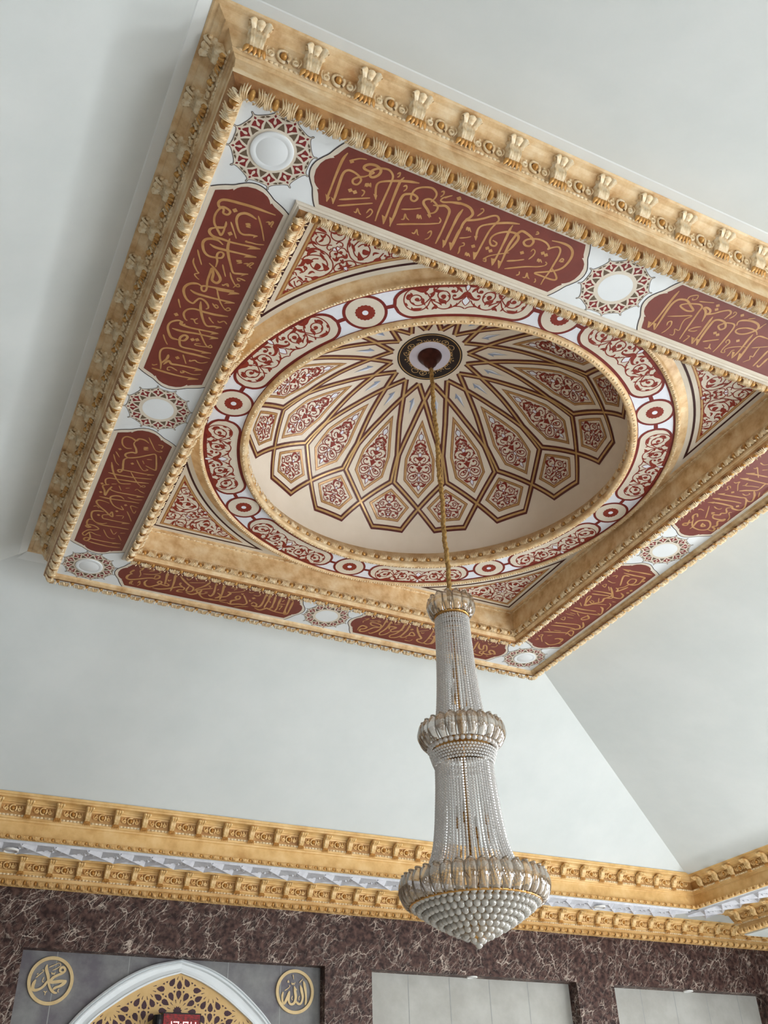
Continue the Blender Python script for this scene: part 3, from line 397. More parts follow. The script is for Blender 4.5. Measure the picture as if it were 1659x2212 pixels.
CART="T259,34 275,72 295,100 319,124 355,138 393,129 423,105 443,63 449,18 437,-30 404,-63 358,-77 315,-67 283,-40 264,0 254,22|T259,34 286,2 317,-21 358,-27 390,-7 405,26 398,55 373,74 346,73 326,56 322,36 335,19 355,18 368,31|O354,31,17|L402,33 418,51 408,76 388,83 393,105|L326,41 312,28 315,-2 298,-33|L381,133 345,130 305,110 277,121 263,139|L297,104 291,85 283,64|L402,-32 397,-58 363,-65 322,-56|L440,17 435,-6 428,-22|L374,-16 389,0 404,14|L295,-35 290,-54 278,-75|L262,30 240,66 224,105|L245,21 232,14 219,12|L266,71 245,75 231,91|T223,105 198,132 167,153 130,155 94,140 72,122 68,93 83,78 102,85 97,98|L201,133 172,142 141,144 132,120|L130,156 104,146 98,120|L99,140 62,139 25,145|L70,133 49,104 32,78|L232,135 223,105 194,94 163,100|O97,89,16|T167,94 140,86 120,53 122,15 144,-14 173,-21 201,-16 235,5 256,30|T167,94 194,85 205,56 195,25 173,17 153,31 156,50|O164,43,19|L198,33 184,-1 156,-6 145,-38|L139,53 123,44 119,19|L210,-15 190,-24 176,-45|T254,22 242,-17 214,-57 167,-78 119,-71 84,-56 49,-56 24,-62 2,-77|L255,-80 232,-59 217,-60 233,-21|L112,-28 107,-56 131,-73|L96,-58 67,-43 66,-18|T73,-48 51,-25 36,3|F-7,88 21,80 40,49 61,27 86,23 95,38 79,52 96,56 101,34 91,8 65,4 32,16 16,28 2,46|O85,49,12|W0,157 13,142 14,120 6,99 -7,87|W2,43 15,21 28,5 20,-21 2,-46"
KITE="T0,936 1,959|W1,959 54,976 57,1004 5,1038|T10,1031 68,1029 108,1045 110,1063|L118,1040 105,1054 112,1068|L6,1046 27,1067 82,1081 127,1098 125,1117|T130,1103 115,1135 57,1168|T-7,1118 40,1099 101,1111 105,1135|T-7,1118 44,1113 83,1116 80,1134 43,1142 29,1128|O51,1129,7|W-4,1151 39,1174 23,1199 -5,1195|F2,1242 57,1222 84,1208 35,1202 -9,1196|T33,1211 94,1203 130,1216 111,1237 71,1241|T42,1174 137,1173 210,1196 224,1235|L212,1181 160,1165 132,1147 180,1136|L231,1208 201,1226 237,1245|T201,1237 123,1260 54,1285|L94,1253 64,1270 36,1285|T3,1246 36,1266 30,1285|F74,1297 28,1293 4,1279 0,1342 32,1322|T54,1285 120,1271 194,1276 239,1307 234,1338 181,1354|L247,1296 235,1274 202,1259|T63,1328 126,1340 189,1329 197,1305 153,1288|O140,1299,12|T11,1350 77,1343 159,1348 217,1373 207,1403 162,1423 94,1423 42,1403 11,1383|T62,1359 141,1371 183,1388 145,1401 89,1394 59,1374|O107,1377,12|L64,1351 54,1368 69,1384|W6,1347 28,1368 4,1385|W6,1395 23,1409 4,1421|T4,1429 49,1425 74,1437 103,1436|L21,1457 82,1456 117,1445 148,1433|O82,1437,9|W1,1444 31,1464 0,1496|O3,1434,10"
PENT="T1,1520 1,1525|W1,1525 10,1538 -7,1548|T-5,1548 15,1559 27,1552|L8,1540 68,1544 77,1563 58,1580|T68,1571 54,1583 25,1589|W2,1575 24,1591 0,1596|F4,1616 33,1609 60,1607 32,1601 8,1595|L56,1605 60,1615 46,1618|T37,1582 96,1576 153,1586 178,1604 168,1621 129,1630 65,1624 13,1625|T85,1607 120,1614 151,1605 139,1594 97,1591 87,1599|O103,1601,8|L129,1568 106,1575 76,1578|L219,1604 183,1602 168,1590|T238,1613 215,1630 176,1640 149,1633 168,1618|L240,1613 219,1623 185,1614|L134,1629 90,1625 35,1623|W3,1620 15,1630 1,1635|T19,1631 57,1641 106,1643 176,1647|L181,1648 135,1653 113,1642|T165,1651 157,1668 116,1676 81,1671|L71,1674 76,1663 117,1660|O103,1664,7|T5,1635 45,1640 54,1652 16,1658|T3,1650 18,1643 38,1647 32,1651|L39,1654 31,1666 6,1668|T8,1668 3,1673|W0,1654 19,1662 1,1669|O25,1676,6"
SPAN="W1764,1789 1770,1767 1749,1755 1739,1781|W1685,1700 1684,1679 1665,1669|W1639,1660 1652,1631 1617,1618 1612,1642|L1960,1863 1928,1869 1894,1865 1873,1857|L1949,1889 1929,1877 1918,1864|T1942,1752 1961,1787 1960,1819 1920,1844 1871,1848 1837,1826 1827,1786 1852,1755 1890,1750 1921,1774 1919,1811|L1952,1783 1958,1830 1928,1815|L1913,1831 1884,1819 1877,1855|L1900,1765 1882,1790 1882,1820|L1959,1716 1935,1749 1894,1740|T1942,1752 1916,1726 1875,1713 1831,1707|L1951,1658 1924,1684 1884,1715|T1947,1660 1952,1683 1935,1698|O1936,1669,12|T1900,1701 1842,1708 1794,1692 1769,1670|L1923,1616 1917,1667 1873,1690|L1867,1719 1842,1695 1811,1688|T1802,1781 1826,1770 1824,1743 1802,1733 1795,1753|T1768,1680 1790,1713 1780,1743 1746,1749 1738,1711|O1749,1722,13|T1770,1673 1735,1639 1717,1587 1729,1541 1754,1502 1802,1466 1869,1449|T1944,1583 1929,1622 1880,1652 1821,1659 1770,1623 1759,1575 1791,1540 1844,1542 1878,1573 1875,1615 1841,1633|F1938,1583 1906,1603 1866,1599 1878,1573 1896,1554|F1840,1537 1839,1591 1800,1580 1805,1547|F1809,1612 1778,1606 1737,1585 1759,1550 1781,1578|L1855,1687 1821,1659 1796,1635|L1952,1510 1927,1537 1930,1576 1957,1586|L1919,1535 1886,1523 1884,1501|L1855,1473 1840,1507 1814,1506|L1962,1471 1928,1494 1890,1471|T1910,1525 1887,1495 1914,1460|T1945,1432 1961,1441 1942,1452 1926,1430|F1825,1452 1805,1479 1776,1483 1798,1437|L1747,1529 1718,1515 1715,1552|T1923,1417 1949,1364 1940,1327 1899,1318 1903,1288 1939,1285 1923,1257 1947,1225|T1923,1376 1897,1339 1868,1346 1864,1383 1894,1396 1900,1373|L1921,1429 1891,1416 1859,1399|L1864,1383 1848,1411 1816,1412|L1958,1360 1936,1336 1908,1327|L1948,1222 1945,1261 1913,1258|O1852,1430,9|T1674,1678 1708,1638 1707,1592 1671,1577 1656,1615 1655,1650|L1700,1553 1683,1580 1656,1579|L1698,1657 1665,1631 1684,1603|T1748,1670 1720,1689 1703,1720|L1761,1683 1723,1672 1719,1710|L1713,1739 1686,1728 1663,1723"
RNDL="B-62,161 -64,115 -34,47 -12,-35 19,-89 61,-118 90,-120|B-159,3 -176,-43 -175,-90 -147,-103 -99,-87 -61,-54 -38,-16 -29,-1|B174,8 101,-2 6,-14 21,29 68,59 117,82 142,112 122,142 93,134 87,102 115,93|B174,5 122,-43 67,-66 41,-88|S-38,134 7,157 62,185|S4,105 49,128 85,158 74,182 64,174|S-4,87 7,66 17,77 26,64 37,89|S-165,20 -131,53 -90,93 -100,106 -109,95|S-157,55 -141,69|S-76,34 -87,-11 -67,-17|S-58,-109 -38,-119 -37,-149|S-37,-125 -19,-104|S106,-78 95,-102 111,-112"
RNDR="B113,121 134,50 148,-35 149,-100 139,-142|V105,127 147,80 114,75|B71,73 93,2 106,-62 88,-121 58,-135 27,-117 14,-98|V67,83 104,35 69,34|B-9,56 4,-2 14,-66 -4,-125 -42,-142 -69,-127 -78,-83 -69,-5|V-11,66 32,16 -12,17|B-69,5 -90,-58 -133,-136 -157,-112 -163,-61 -153,-9|S-29,190 -24,164 -18,135|S-46,100 -37,78 -22,92 -14,76 1,106|S59,99 82,126 103,147|S-89,125 -96,101 -80,102 -89,121|S-134,5 -93,30 -67,57 -79,69|S-29,-49 -40,-81 -24,-94|S63,-45 51,-78 64,-90"
# ------------------------------------------------------------------ room shell
S = 6.6                                   # height of the panel soffit
YW, YB, ZB = 6.252, 5.452, 4.82           # far wall, far bulkhead face, bulkhead underside
XB, XW = 7.15, 7.80                       # right bulkhead face, right beam face
RX0, RX1, RY0 = -8.4, 9.6, -9.3
fl = MB(); quad(fl, (RX0, RY0, 0), (RX1, RY0, 0), (RX1, YW+.3, 0), (RX0, YW+.3, 0))
tag(fl.build('floor', CARPET), kind='structure')

ce = MB()
i0, iz = 3.06, 6.955; ox, oy, oz, ny = 7.24, 5.452, 5.105, -9.2
quad(ce, (-i0, i0, iz), (i0, i0, iz), (ox, oy, oz), (-ox, oy, oz))
quad(ce, (i0, i0, iz), (i0, -i0, iz), (ox, ny, oz), (ox, oy, oz))
quad(ce, (i0, -i0, iz), (-i0, -i0, iz), (-ox, ny, oz), (ox, ny, oz))
quad(ce, (-i0, -i0, iz), (-i0, i0, iz), (-ox, oy, oz), (-ox, ny, oz))
# bulkheads and their flat undersides
box(ce, -XB-1.25, XB+.9, YB, YB+.06, ZB, oz+.15)
box(ce, XB, XB+.06, ny, YB+.06, ZB, oz+.15)
box(ce, -XB-.06, -XB, ny, YB+.06, ZB, oz+.15)
quad(ce, (RX0, YB+.06, ZB+.012), (RX1, YB+.06, ZB+.012), (RX1, YW+.3, ZB+.012), (RX0, YW+.3, ZB+.012))
quad(ce, (XB+.06, RY0, ZB+.01), (RX1, RY0, ZB+.01), (RX1, YB+.1, ZB+.01), (XB+.06, YB+.1, ZB+.01))
quad(ce, (RX0, RY0, ZB+.01), (-XB-.06, RY0, ZB+.01), (-XB-.06, YB+.1, ZB+.01), (RX0, YB+.1, ZB+.01))
quad(ce, (RX0, RY0, 5.1), (RX1, RY0, 5.1), (RX1, ny, 5.1), (RX0, ny, 5.1))
tag(ce.build('ceiling', WHITE), kind='structure')
bm_ = MB(); box(bm_, XW, XW+.45, RY0, 5.27, 4.47, ZB+.01)
tag(bm_.build('ceiling_beam', WHITE), kind='structure')

# far wall of marble with three recesses
niches = [(-2.013, 1.615, 3.90, .15, 1), (2.261, 5.434, 3.898, .2, 2), (6.078, 8.95, 3.89, .2, 2)]
wf = MB()
xs = [RX0]+[v for n in niches for v in n[:2]]+[RX1]
for i in range(0, len(xs), 2): quad(wf, (xs[i], YW, 0), (xs[i+1], YW, 0), (xs[i+1], YW, ZB), (xs[i], YW, ZB))
for x0, x1, zt, d, mi in niches:
    quad(wf, (x0, YW, zt), (x1, YW, zt), (x1, YW, ZB), (x0, YW, ZB))
    quad(wf, (x0, YW, zt), (x1, YW, zt), (x1, YW+d, zt), (x0, YW+d, zt))
    quad(wf, (x1, YW, 0), (x1, YW+d, 0), (x1, YW+d, zt), (x1, YW, zt))
    quad(wf, (x0, YW, 0), (x0, YW+d, 0), (x0, YW+d, zt), (x0, YW, zt))
wall_far = tag(wf.build('wall_far', MARBLE), kind='structure')
for q, (x0, x1, zt, d, mi) in enumerate(niches):
    nb = MB(); quad(nb, (x0, YW+d, 0), (x1, YW+d, 0), (x1, YW+d, zt), (x0, YW+d, zt), 0)
    y = YW+d-.0015
    gx = [x0+.40, x0+1.22, x0+2.42, x0+3.10] if mi == 1 else [x0+.62, x0+1.24, x0+1.86, x0+2.48]
    for x in gx: quad(nb, (x-.005, y, 0), (x+.005, y, 0), (x+.005, y, zt), (x-.005, y, zt), 1)
    for z in (3.08, 2.2, 1.3): quad(nb, (x0, y, z), (x1, y, z), (x1, y, z+.009), (x0, y, z+.009), 1)
    nb.build('recess_back', [GREYN if mi == 1 else GREYL, GROUT], wall_far)
for nm, a, b in (('wall_left', (RX0, RY0), (RX0, YW+.3)), ('wall_near', (RX0, RY0), (RX1, RY0)), ('wall_right', (RX1, RY0), (RX1, YW+.3))):
    w = MB(); quad(w, (*a, 0), (*b, 0), (*b, 5.2), (*a, 5.2)); tag(w.build(nm, MARBLE), kind='structure')
nw = 0
def window(c, half, z0, z1, ax):
    global nw; nw += 1
    f = MB(); p = MB()
    def bx(m, a0, a1, za, zb, d0, d1):
        if ax == 'x': box(m, c[0]-d1, c[0]-d0, c[1]+a0, c[1]+a1, za, zb)
        else: box(m, c[0]+a0, c[0]+a1, c[1]+d0, c[1]+d1, za, zb)
    for a0, a1, za, zb in ((-half-.06, -half, z0-.06, z1+.06), (half, half+.06, z0-.06, z1+.06), (-half, half, z0-.06, z0), (-half, half, z1, z1+.06), (-.025, .025, z0, z1)):
        bx(f, a0, a1, za, zb, 0.0, .07)
    o = tag(f.build('window_%d' % nw, FRAMEW), kind='structure')
    bx(p, -half, half, z0, z1, .01, .02); p.build('pane', PANE, o)
for wy in (-5.2, -1.4, 2.4): window((RX1, wy), 1.0, .35, 2.75, 'x')
for wx in (-3.6, 3.6): window((wx, RY0), 1.3, .4, 3.2, 'y')

# ------------------------------------------------------------------ mouldings
def runframe(k):
    """panel side k (0 near, 1 right, 2 far, 3 left): maps (t, s, z)"""
    c, s_ = round(math.cos(k*PI/2)), round(math.sin(k*PI/2))
    T = np.array([c, s_, 0.]); O = np.array([s_, -c, 0.])
    return T, O
def sweep_square(mb, prof, k, mat=0):
    T, O = runframe(k); V = []
    for s, z in prof:
        V.append(-s*T+s*O+np.array([0, 0, z])); V.append(s*T+s*O+np.array([0, 0, z]))
    mb.add(V, grid_faces(len(prof), 2), mat)
def leaf(P, w, th, nv=5, ns=6):
    """a raised pointed frond along path P (t, n, b): n is the way it stands up"""
    P = smooth(P, ns); n = len(P); u = np.linspace(0, 1, n)
    T = np.gradient(P, axis=0); T /= np.linalg.norm(T, axis=1)[:, None]
    W = np.cross(T, np.array([0, 1, 0.])); W /= np.linalg.norm(W, axis=1)[:, None]+1e-9
    ww = w*np.clip(np.sin(PI*(0.08+0.9*u))**0.7, .08, 1)
    V = []
    for i in range(n):
        for j in range(nv):
            a = -1+2*j/(nv-1)
            V.append(P[i]+W[i]*ww[i]*a*.5+np.array([0, th*(1-a*a)*(.35+.65*math.sin(PI*min(1, .2+.8*u[i]))), 0]))
    return np.array(V), grid_faces(n, nv)
_ac = {}
def acanthus_unit(p, h):
    """one egg with fronds curling to both sides; p pitch, h band height; returns list of (verts, faces, mat)"""
    key = (round(p, 4), round(h, 4))
    if key in _ac: return _ac[key]
    U = []
    v, f = ellipsoid((0, -.004, -.06*h), (p*.15, h*.28, h*.31), 9, 5, True); U.append((v, f, 1))
    for sgn in (-1, 1):
        for q, (x0, z0, x1, z1, x2, z2, w) in enumerate((
                (.20, -.42, .27, -.05, .16, .38, .10), (.27, -.46, .36, -.08, .30, .42, .10),
                (.34, -.48, .44, -.12, .42, .36, .10), (.40, -.48, .50, -.2, .52, .2, .09), (.10, -.47, .15, -.40, .05, -.36, .07))):
            P = [(sgn*x0*p, .001, z0*h), (sgn*x1*p, .26*h, z1*h), (sgn*x2*p, .10*h, z2*h)]
            v, f = leaf(P, w*p*1.05, .16*h); U.append((v, f, 0))
    v, f = ellipsoid((.5*p, .004, .1*h), (p*.07, h*.16, h*.2), 6, 4, True); U.append((v, f, 0))
    _ac[key] = U; return U
def acanthus_line(mb, o0, T, Nn, length, pitch, h):
    T = np.array(T, float); Nn = np.array(Nn, float); Nn /= np.linalg.norm(Nn); B = np.cross(T, Nn)
    if B[2] < 0 and abs(B[2]) > .2: B = -B
    n = max(1, int(round(length/pitch))); p = length/n
    for i in range(n):
        F = frame(np.array(o0)+T*(p*(i+.5)), T, Nn, B)
        for v, f, m in acanthus_unit(pitch, h): mb.add(F(v), f, m)
def bracket_mesh(name, mats, p_bot, p_top, h, w):
    """scroll bracket: local (t, out, z) with z=0 at foot"""
    mb = MB(); n = 15; m = 13; V = []
    for i in range(n):
        u = i/(n-1)
        out = p_bot+(p_top-p_bot)*(u**1.5)+.018*math.sin(PI*u)*(1-u)+.012*math.sin(2*PI*u)
        th = .036+.030*u
        ww = w*(.74+.30*u)
        for j in range(m):
            a = -1+2*j/(m-1)
            edge = 1 if abs(a) < .99 else 0
            V.append((a*ww/2, out+(th+.012*abs(math.cos(2.5*PI*a)))*edge, h*u))
    mb.add(V, grid_faces(n, m), 0)
    for a in (-1, 0, 1):      # curled leaf tips of the head
        v, f = leaf([(a*w*.26, p_top+.050, h*.70), (a*w*.36, p_top+.088, h*.92), (a*w*.48, p_top+.082, h*1.06), (a*w*.52, p_top+.050, h*1.09)], w*.44, .014); mb.add(v, f, 0)
        v, f = ellipsoid((a*w*.48, p_top+.066, h*1.02), (w*.13, .020, .016), 7, 5); mb.add(v, f, 0)
    v, f = ellipsoid((0, p_top+.03, h*.99), (w*.58, .050, .020), 10, 6); mb.add(v, f, 0)
    for q in range(-2, 3):    # shell at the foot
        v, f = leaf([(q*w*.06, p_bot+.030, .02), (q*w*.20, p_bot+.052, -.012), (q*w*.27, p_bot+.028, -.040)], w*.26, .012); mb.add(v, f, 1)
    v, f = ellipsoid((0, p_bot+.03, .012), (w*.28, .022, .016), 8, 5); mb.add(v, f, 1)
    me = mb.build(name, mats, smooth=True); me_d = me.data
    bpy.data.objects.remove(me); return me_d
def frieze_unit(h, L):
    """boss, rings and scrolls between two brackets: local (t, n, b) with b up the frieze, 0 in its middle"""
    U = []
    v, f = ellipsoid((0, .004, 0), (h*.25, .034, h*.29), 10, 5, True); U.append((v, f, 1))
    def ring(c, r, rad, a0, a1, mat=0):
        P = [(c[0]+r*math.cos(a), .008, c[1]+r*math.sin(a)) for a in np.linspace(a0, a1, 12)]
        v, f = tube(P, rad, 5); U.append((v, f, mat))
    ring((0, 0), h*.42, .011, .3*PI, 1.62*PI); ring((0, 0), h*.42, .011, -.25*PI, .2*PI)
    for s in (-1, 1):
        ring((s*L*.25, -h*.12), h*.18, .009, 0, 2*PI)
        v, f = ellipsoid((s*L*.25, .002, -h*.12), (h*.08, .012, h*.08), 7, 4, True); U.append((v, f, 0))
        v, f = ellipsoid((s*L*.23, .002, h*.24), (h*.12, .014, h*.12), 7, 4, True); U.append((v, f, 0))
        v, f = leaf([(s*L*.31, .004, -h*.36), (s*L*.36, .014, 0), (s*L*.33, .006, h*.36)], h*.12, .006); U.append((v, f, 0))
    return U
def bead_row(mb, o0, T, up_, length, pitch, r, mat=0):
    n = int(length/pitch); T = np.array(T, float)
    v0, f0 = ellipsoid((0, 0, 0), (1, 1, 1), 6, 4)
    for i in range(n):
        c = np.array(o0)+T*(length/n*(i+.5))
        A = v0*np.array([.62*pitch, r, r]); B = np.cross(T, [0, 0, 1.0])
        mb.add(A @ np.array([T, B, [0, 0, 1.0]])+c, f0, mat)

SIDE = ('near', 'right', 'far', 'left')
def bracket_positions(off): return [off+.34*i for i in range(17)]
panel_brk = bracket_mesh('bracket', [GOLDP, GOLDE], .0, .060, .106, .118)
CORN = [(2.757, 6.602), (2.765, 6.578), (2.800, 6.562), (2.840, 6.572), (2.866, 6.612), (2.868, 6.645), (2.858, 6.652), (2.862, 6.664), (2.856, 6.668),
        (2.856, 6.768), (2.864, 6.772), (2.872, 6.782), (2.872, 6.792), (2.884, 6.796), (2.892, 6.806), (2.888, 6.818), (2.896, 6.826),
        (2.930, 6.905), (2.958, 6.906), (2.962, 6.916), (2.985, 6.922), (3.010, 6.934), (3.016, 6.944), (3.040, 6.946), (3.052, 6.952), (3.052, 6.962), (3.02, 6.985)]
tn = 0
for k in range(4):
    T, O = runframe(k); tn += 1
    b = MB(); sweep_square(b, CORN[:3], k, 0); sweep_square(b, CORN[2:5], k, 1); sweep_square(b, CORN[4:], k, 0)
    c = b.build('trim_%d' % tn, [GOLDN, GOLDSHADE]); tag(c, kind='structure')
    am = MB(); dirn = O*.55+np.array([0, 0, -.85])
    acanthus_line(am, O*2.814-T*2.80+np.array([0, 0, 6.5575]), T, dirn, 5.60, .139, .112)
    am.build('acanthus_moulding', [GOLDP, GOLDE], c, smooth=True)
    if k in (1, 2): cornice_visible = False
    fo = MB(); offs = -2.77 if k == 0 else (-2.67 if k == 3 else -2.72)
    pos = bracket_positions(offs)
    Nn = O*.90-np.array([0, 0, .38]); Nn /= np.linalg.norm(Nn); B = np.cross(T, Nn); B = B if B[2] > 0 else -B
    for i in range(len(pos)-1):
        F = frame(O*2.915+T*(pos[i]+.17)+np.array([0, 0, 6.868]), T, Nn, B)
        for v, f, m in frieze_unit(.085, .30): fo.add(F(v), f, m)
    bead_row(fo, O*2.892-T*2.86+np.array([0, 0, 6.810]), T, None, 5.72, .030, .010, 2)
    fo.build('frieze_ornament', [GOLDP, GOLDE, GOLDP], c, smooth=True)
    for t in pos:
        m4 = Matrix((Vector(T), Vector(O), Vector((0, 0, 1)))).transposed().to_4x4(); m4.translation = Vector(O*2.878+T*t+np.array([0, 0, 6.815]))
        br = bpy.data.objects.new('bracket', panel_brk); COL.objects.link(br); br.parent = c; br.matrix_local = m4
    sl = (.301, .4426, .7734, .4426)[k]; hz = lambda s: 6.955-sl*(s-3.06)
    pf = MB(); sweep_square(pf, [(3.045, 6.958), (3.125, hz(3.125)-.004), (3.14, hz(3.14)+.003)], k)
    pf.build('plaster_fillet', WHITE2, c)

# soffit board, inner frame, well, spandrel ceiling
sb = MB()
def annulus(mb, a, b, z, mat=0):
    for k in range(4):
        T, O = runframe(k)
        mb.add([-a*T+a*O+[0, 0, z], a*T+a*O+[0, 0, z], b*T+b*O+[0, 0, z], -b*T+b*O+[0, 0, z]], [(0, 1, 2, 3)], mat)
annulus(sb, 2.15, 2.80, S)
sof = tag(sb.build('ceiling_soffit', BOARD), kind='structure')
INNER = [(2.246, 6.602), (2.244, 6.588), (2.232, 6.582), (2.222, 6.586), (2.210, 6.572), (2.185, 6.560), (2.160, 6.562), (2.146, 6.572), (2.140, 6.590), (2.134, 6.594), (2.130, 6.605), (2.132, 6.62), (2.134, 6.70), (2.130, 6.705), (2.136, 6.712), (2.136, 6.895), (2.125, 6.90), (2.115, 6.912), (2.085, 6.918), (2.075, 6.924)]
for k in range(4):
    T, O = runframe(k); tn += 1
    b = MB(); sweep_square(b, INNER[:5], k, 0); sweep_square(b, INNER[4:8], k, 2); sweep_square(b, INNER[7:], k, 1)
    c = b.build('trim_%d' % tn, [CREAM, GOLDN, GOLDSHADE]); tag(c, kind='structure')
    am = MB(); acanthus_line(am, O*2.184-T*2.16+np.array([0, 0, 6.5595]), T, O*.10+np.array([0, 0, -1.]), 4.32, .139, .080)
    am.build('acanthus_moulding', [GOLDP, GOLDE], c, smooth=True)
    em = MB(); acanthus_line(em, O*2.131-T*2.125+np.array([0, 0, 6.655]), T, -O, 4.25, .139, .082)
    em.build('egg_moulding', [GOLDP, GOLDE], c, smooth=True)
    br = MB(); bead_row(br, O*2.118-T*2.11+np.array([0, 0, 6.905]), T, None, 4.22, .058, .008)
    br.build('bead_row', GOLDP, c, smooth=True)
ZS, ZR = 6.92, 6.88
sp = MB()
def sq_ring(mb, r, half, z, mat=0, seg=96):
    V = []
    for j in range(seg):
        a = 2*PI*j/seg; ca, sa = math.cos(a), math.sin(a); k = half/max(abs(ca), abs(sa))
        V.append((r*ca, r*sa, z)); V.append((k*ca, k*sa, z))
    mb.add(V, [(2*j, 2*j+1, (2*j+3) % (2*seg), (2*j+2) % (2*seg)) for j in range(seg)], mat)
sq_ring(sp, 2.06, 2.15, ZS, seg=192)
tag(sp.build('ceiling_spandrel', CREAM), kind='structure')
# ------------------------------------------------------------------ painted spandrels
def plane_mp(z): return lambda x, y, l: (x, y, z-.0015-l)
def corner_tf(k):
    c, s_ = round(math.cos(k*PI/2)), round(math.sin(k*PI/2))
    return lambda x, y: (-(c*x-s_*y), -(s_*x+c*y))
WHERE = ['in the upper left corner of the square well', 'in the right corner of the well',
         'in the well corner beside the chandelier top', 'in the left lower corner of the well, wholly visible']
def arc_tri(a, r, n=20):
    """curved triangle: legs x=a, y=a, arc of radius r about the panel centre (positive quadrant)"""
    b = math.sqrt(r*r-a*a); t0, t1 = math.atan2(b, a), math.atan2(a, b)
    arc = [(r*math.cos(t), r*math.sin(t)) for t in np.linspace(t0, t1, n)]
    return [(a, a)]+arc
for k in range(4):
    tf = corner_tf(k); mp0 = plane_mp(ZS)
    mp = lambda x, y, l, tf=tf: mp0(*tf(x, y), l)
    c0 = tf(1.75, 1.75)
    root = empty('spandrel_painting', (c0[0], c0[1], ZS), 'cream triangle of red arabesque scrolls '+WHERE[k], 'painted panel', 'arabesque corner panels of the well')
    b = MB()
    fill(b, arc_tri(2.025, 2.236), mp, 0, 0)
    mitre(b, arc_tri(2.025, 2.236), .020, mp, .0006, 1, True, .2)
    b.build('border', [CREAM, DARK], root)
    b = MB(); mitre(b, arc_tri(1.968, 2.298), .030, mp, .001, 0, True, .2); mitre(b, arc_tri(1.968, 2.298), .012, mp, .0014, 1, True, .2)
    b.build('gold_outline', [LINEBRN, LINEGOLD], root)
    b = MB()
    for sw in (0, 1):
        ornament(b, SPAN, mp, 1, .0088, .001, .27, .046, (lambda x, y: (y, x)) if sw else None)
    b.build('arabesque', [MAROON3, PEARL], root)

# ------------------------------------------------------------------ ring frieze
R0 = 1.905
rf = empty('ring_frieze', (0, 0, ZR), 'white and maroon circular band of cartouches and rosettes round the dome', 'painted band')
b = MB(); mpz = plane_mp(ZR)
lathe(b, [(1.70, ZR), (2.10, ZR)], 128, mat=0)
b.build('band_ground', [PEARL], rf)
b = MB()
lathe(b, [(1.70, ZR-.0015), (1.757, ZR-.0015)], 128); lathe(b, [(2.050, ZR-.0015), (2.10, ZR-.0015)], 128)
for j in range(16):          # short bars between cartouches and rosettes
    sgn = 1 if j % 2 else -1; a = 2*PI*(j//2)/8
    P = [(R0*math.cos(a+sgn*t), R0*math.sin(a+sgn*t)) for t in np.linspace(.075, .135, 5)]
    ribbon(b, P, .034, mpz, 0)
b.build('maroon_edging', [MAROON2], rf)
ringmp = lambda x, y, l: ((R0+y)*math.cos(x/R0), (R0+y)*math.sin(x/R0), -.0015-l)
def stadium(hl, hh, n=12):
    P = [(hl-hh+hh*math.cos(t), hh*math.sin(t)) for t in np.linspace(-PI/2, PI/2, n)]
    P += [(-hl+hh+hh*math.cos(t), hh*math.sin(t)) for t in np.linspace(PI/2, 1.5*PI, n)]
    Q = []
    for i in range(len(P)):
        p, q = np.array(P[i]), np.array(P[(i+1) % len(P)]); m = max(1, int(np.linalg.norm(q-p)/.06))
        for t in range(m): Q.append(tuple(p+(q-p)*t/m))
    return Q
def stad_fill(mb, hl, hh, lift, mat):
    P = stadium(hl, hh); n = len(P)
    xs_ = sorted(set(round(p[0], 5) for p in P))
    V = []; 
    def hy(x):
        d = abs(x)-(hl-hh); return hh if d <= 0 else math.sqrt(max(0, hh*hh-d*d))
    xs_ = list(np.linspace(-hl, -hl+hh, 10))+list(np.linspace(-hl+hh, hl-hh, 16))[1:-1]+list(np.linspace(hl-hh, hl, 10))
    for x in xs_: V += [ringmp(x, -hy(x), lift), ringmp(x, hy(x), lift)]
    mb.add(V, grid_faces(len(xs_), 2), mat)
b = MB(); stad_fill(b, .535, .150, .0005, 0); stad_fill(b, .510, .128, .001, 1)
proto_c = b.build('cartouche', [MAROON2, CREAM])
b = MB(); [ornament(b, CART, ringmp, s, .0095, .0016, .30, .042) for s in (1, -1)]
proto_a = b.build('arabesque', [MAROON3, PEARL])
b = MB()
disc(b, (0, 0), 0, .168, ringmp, .0005, 0); disc(b, (0, 0), 0, .145, ringmp, .001, 1)
fill(b, [((.070+.006*abs(math.cos(8*t)))*math.cos(t), (.070+.006*abs(math.cos(8*t)))*math.sin(t)) for t in np.linspace(0, 2*PI, 96, False)], ringmp, .0015, 2)
disc(b, (0, 0), 0, .023, ringmp, .002, 3, 20)
proto_r = b.build('rosette', [MAROON2, CREAM, MAROON3, PEARL])
for j in range(8):
    share(proto_r, rf, Matrix.Rotation(j*PI/4, 4, 'Z'))
    c = share(proto_c, rf, Matrix.Rotation((j+.5)*PI/4, 4, 'Z'))
    share(proto_a, c, Matrix.Identity(4))
for p in (proto_c, proto_a, proto_r): bpy.data.objects.remove(p)
tn += 1
b = MB()
lathe(b, [(2.07, ZR+.004), (2.066, ZR-.012), (2.075, ZR-.022), (2.095, ZR-.026), (2.108, ZR-.016), (2.112, ZR+.002), (2.120, ZR+.012), (2.150, ZR+.022), (2.175, ZR+.034), (2.19, ZS+.004)], 160)
om = tag(b.build('trim_%d' % tn, GOLDN, smooth=True), kind='structure')
b = MB()
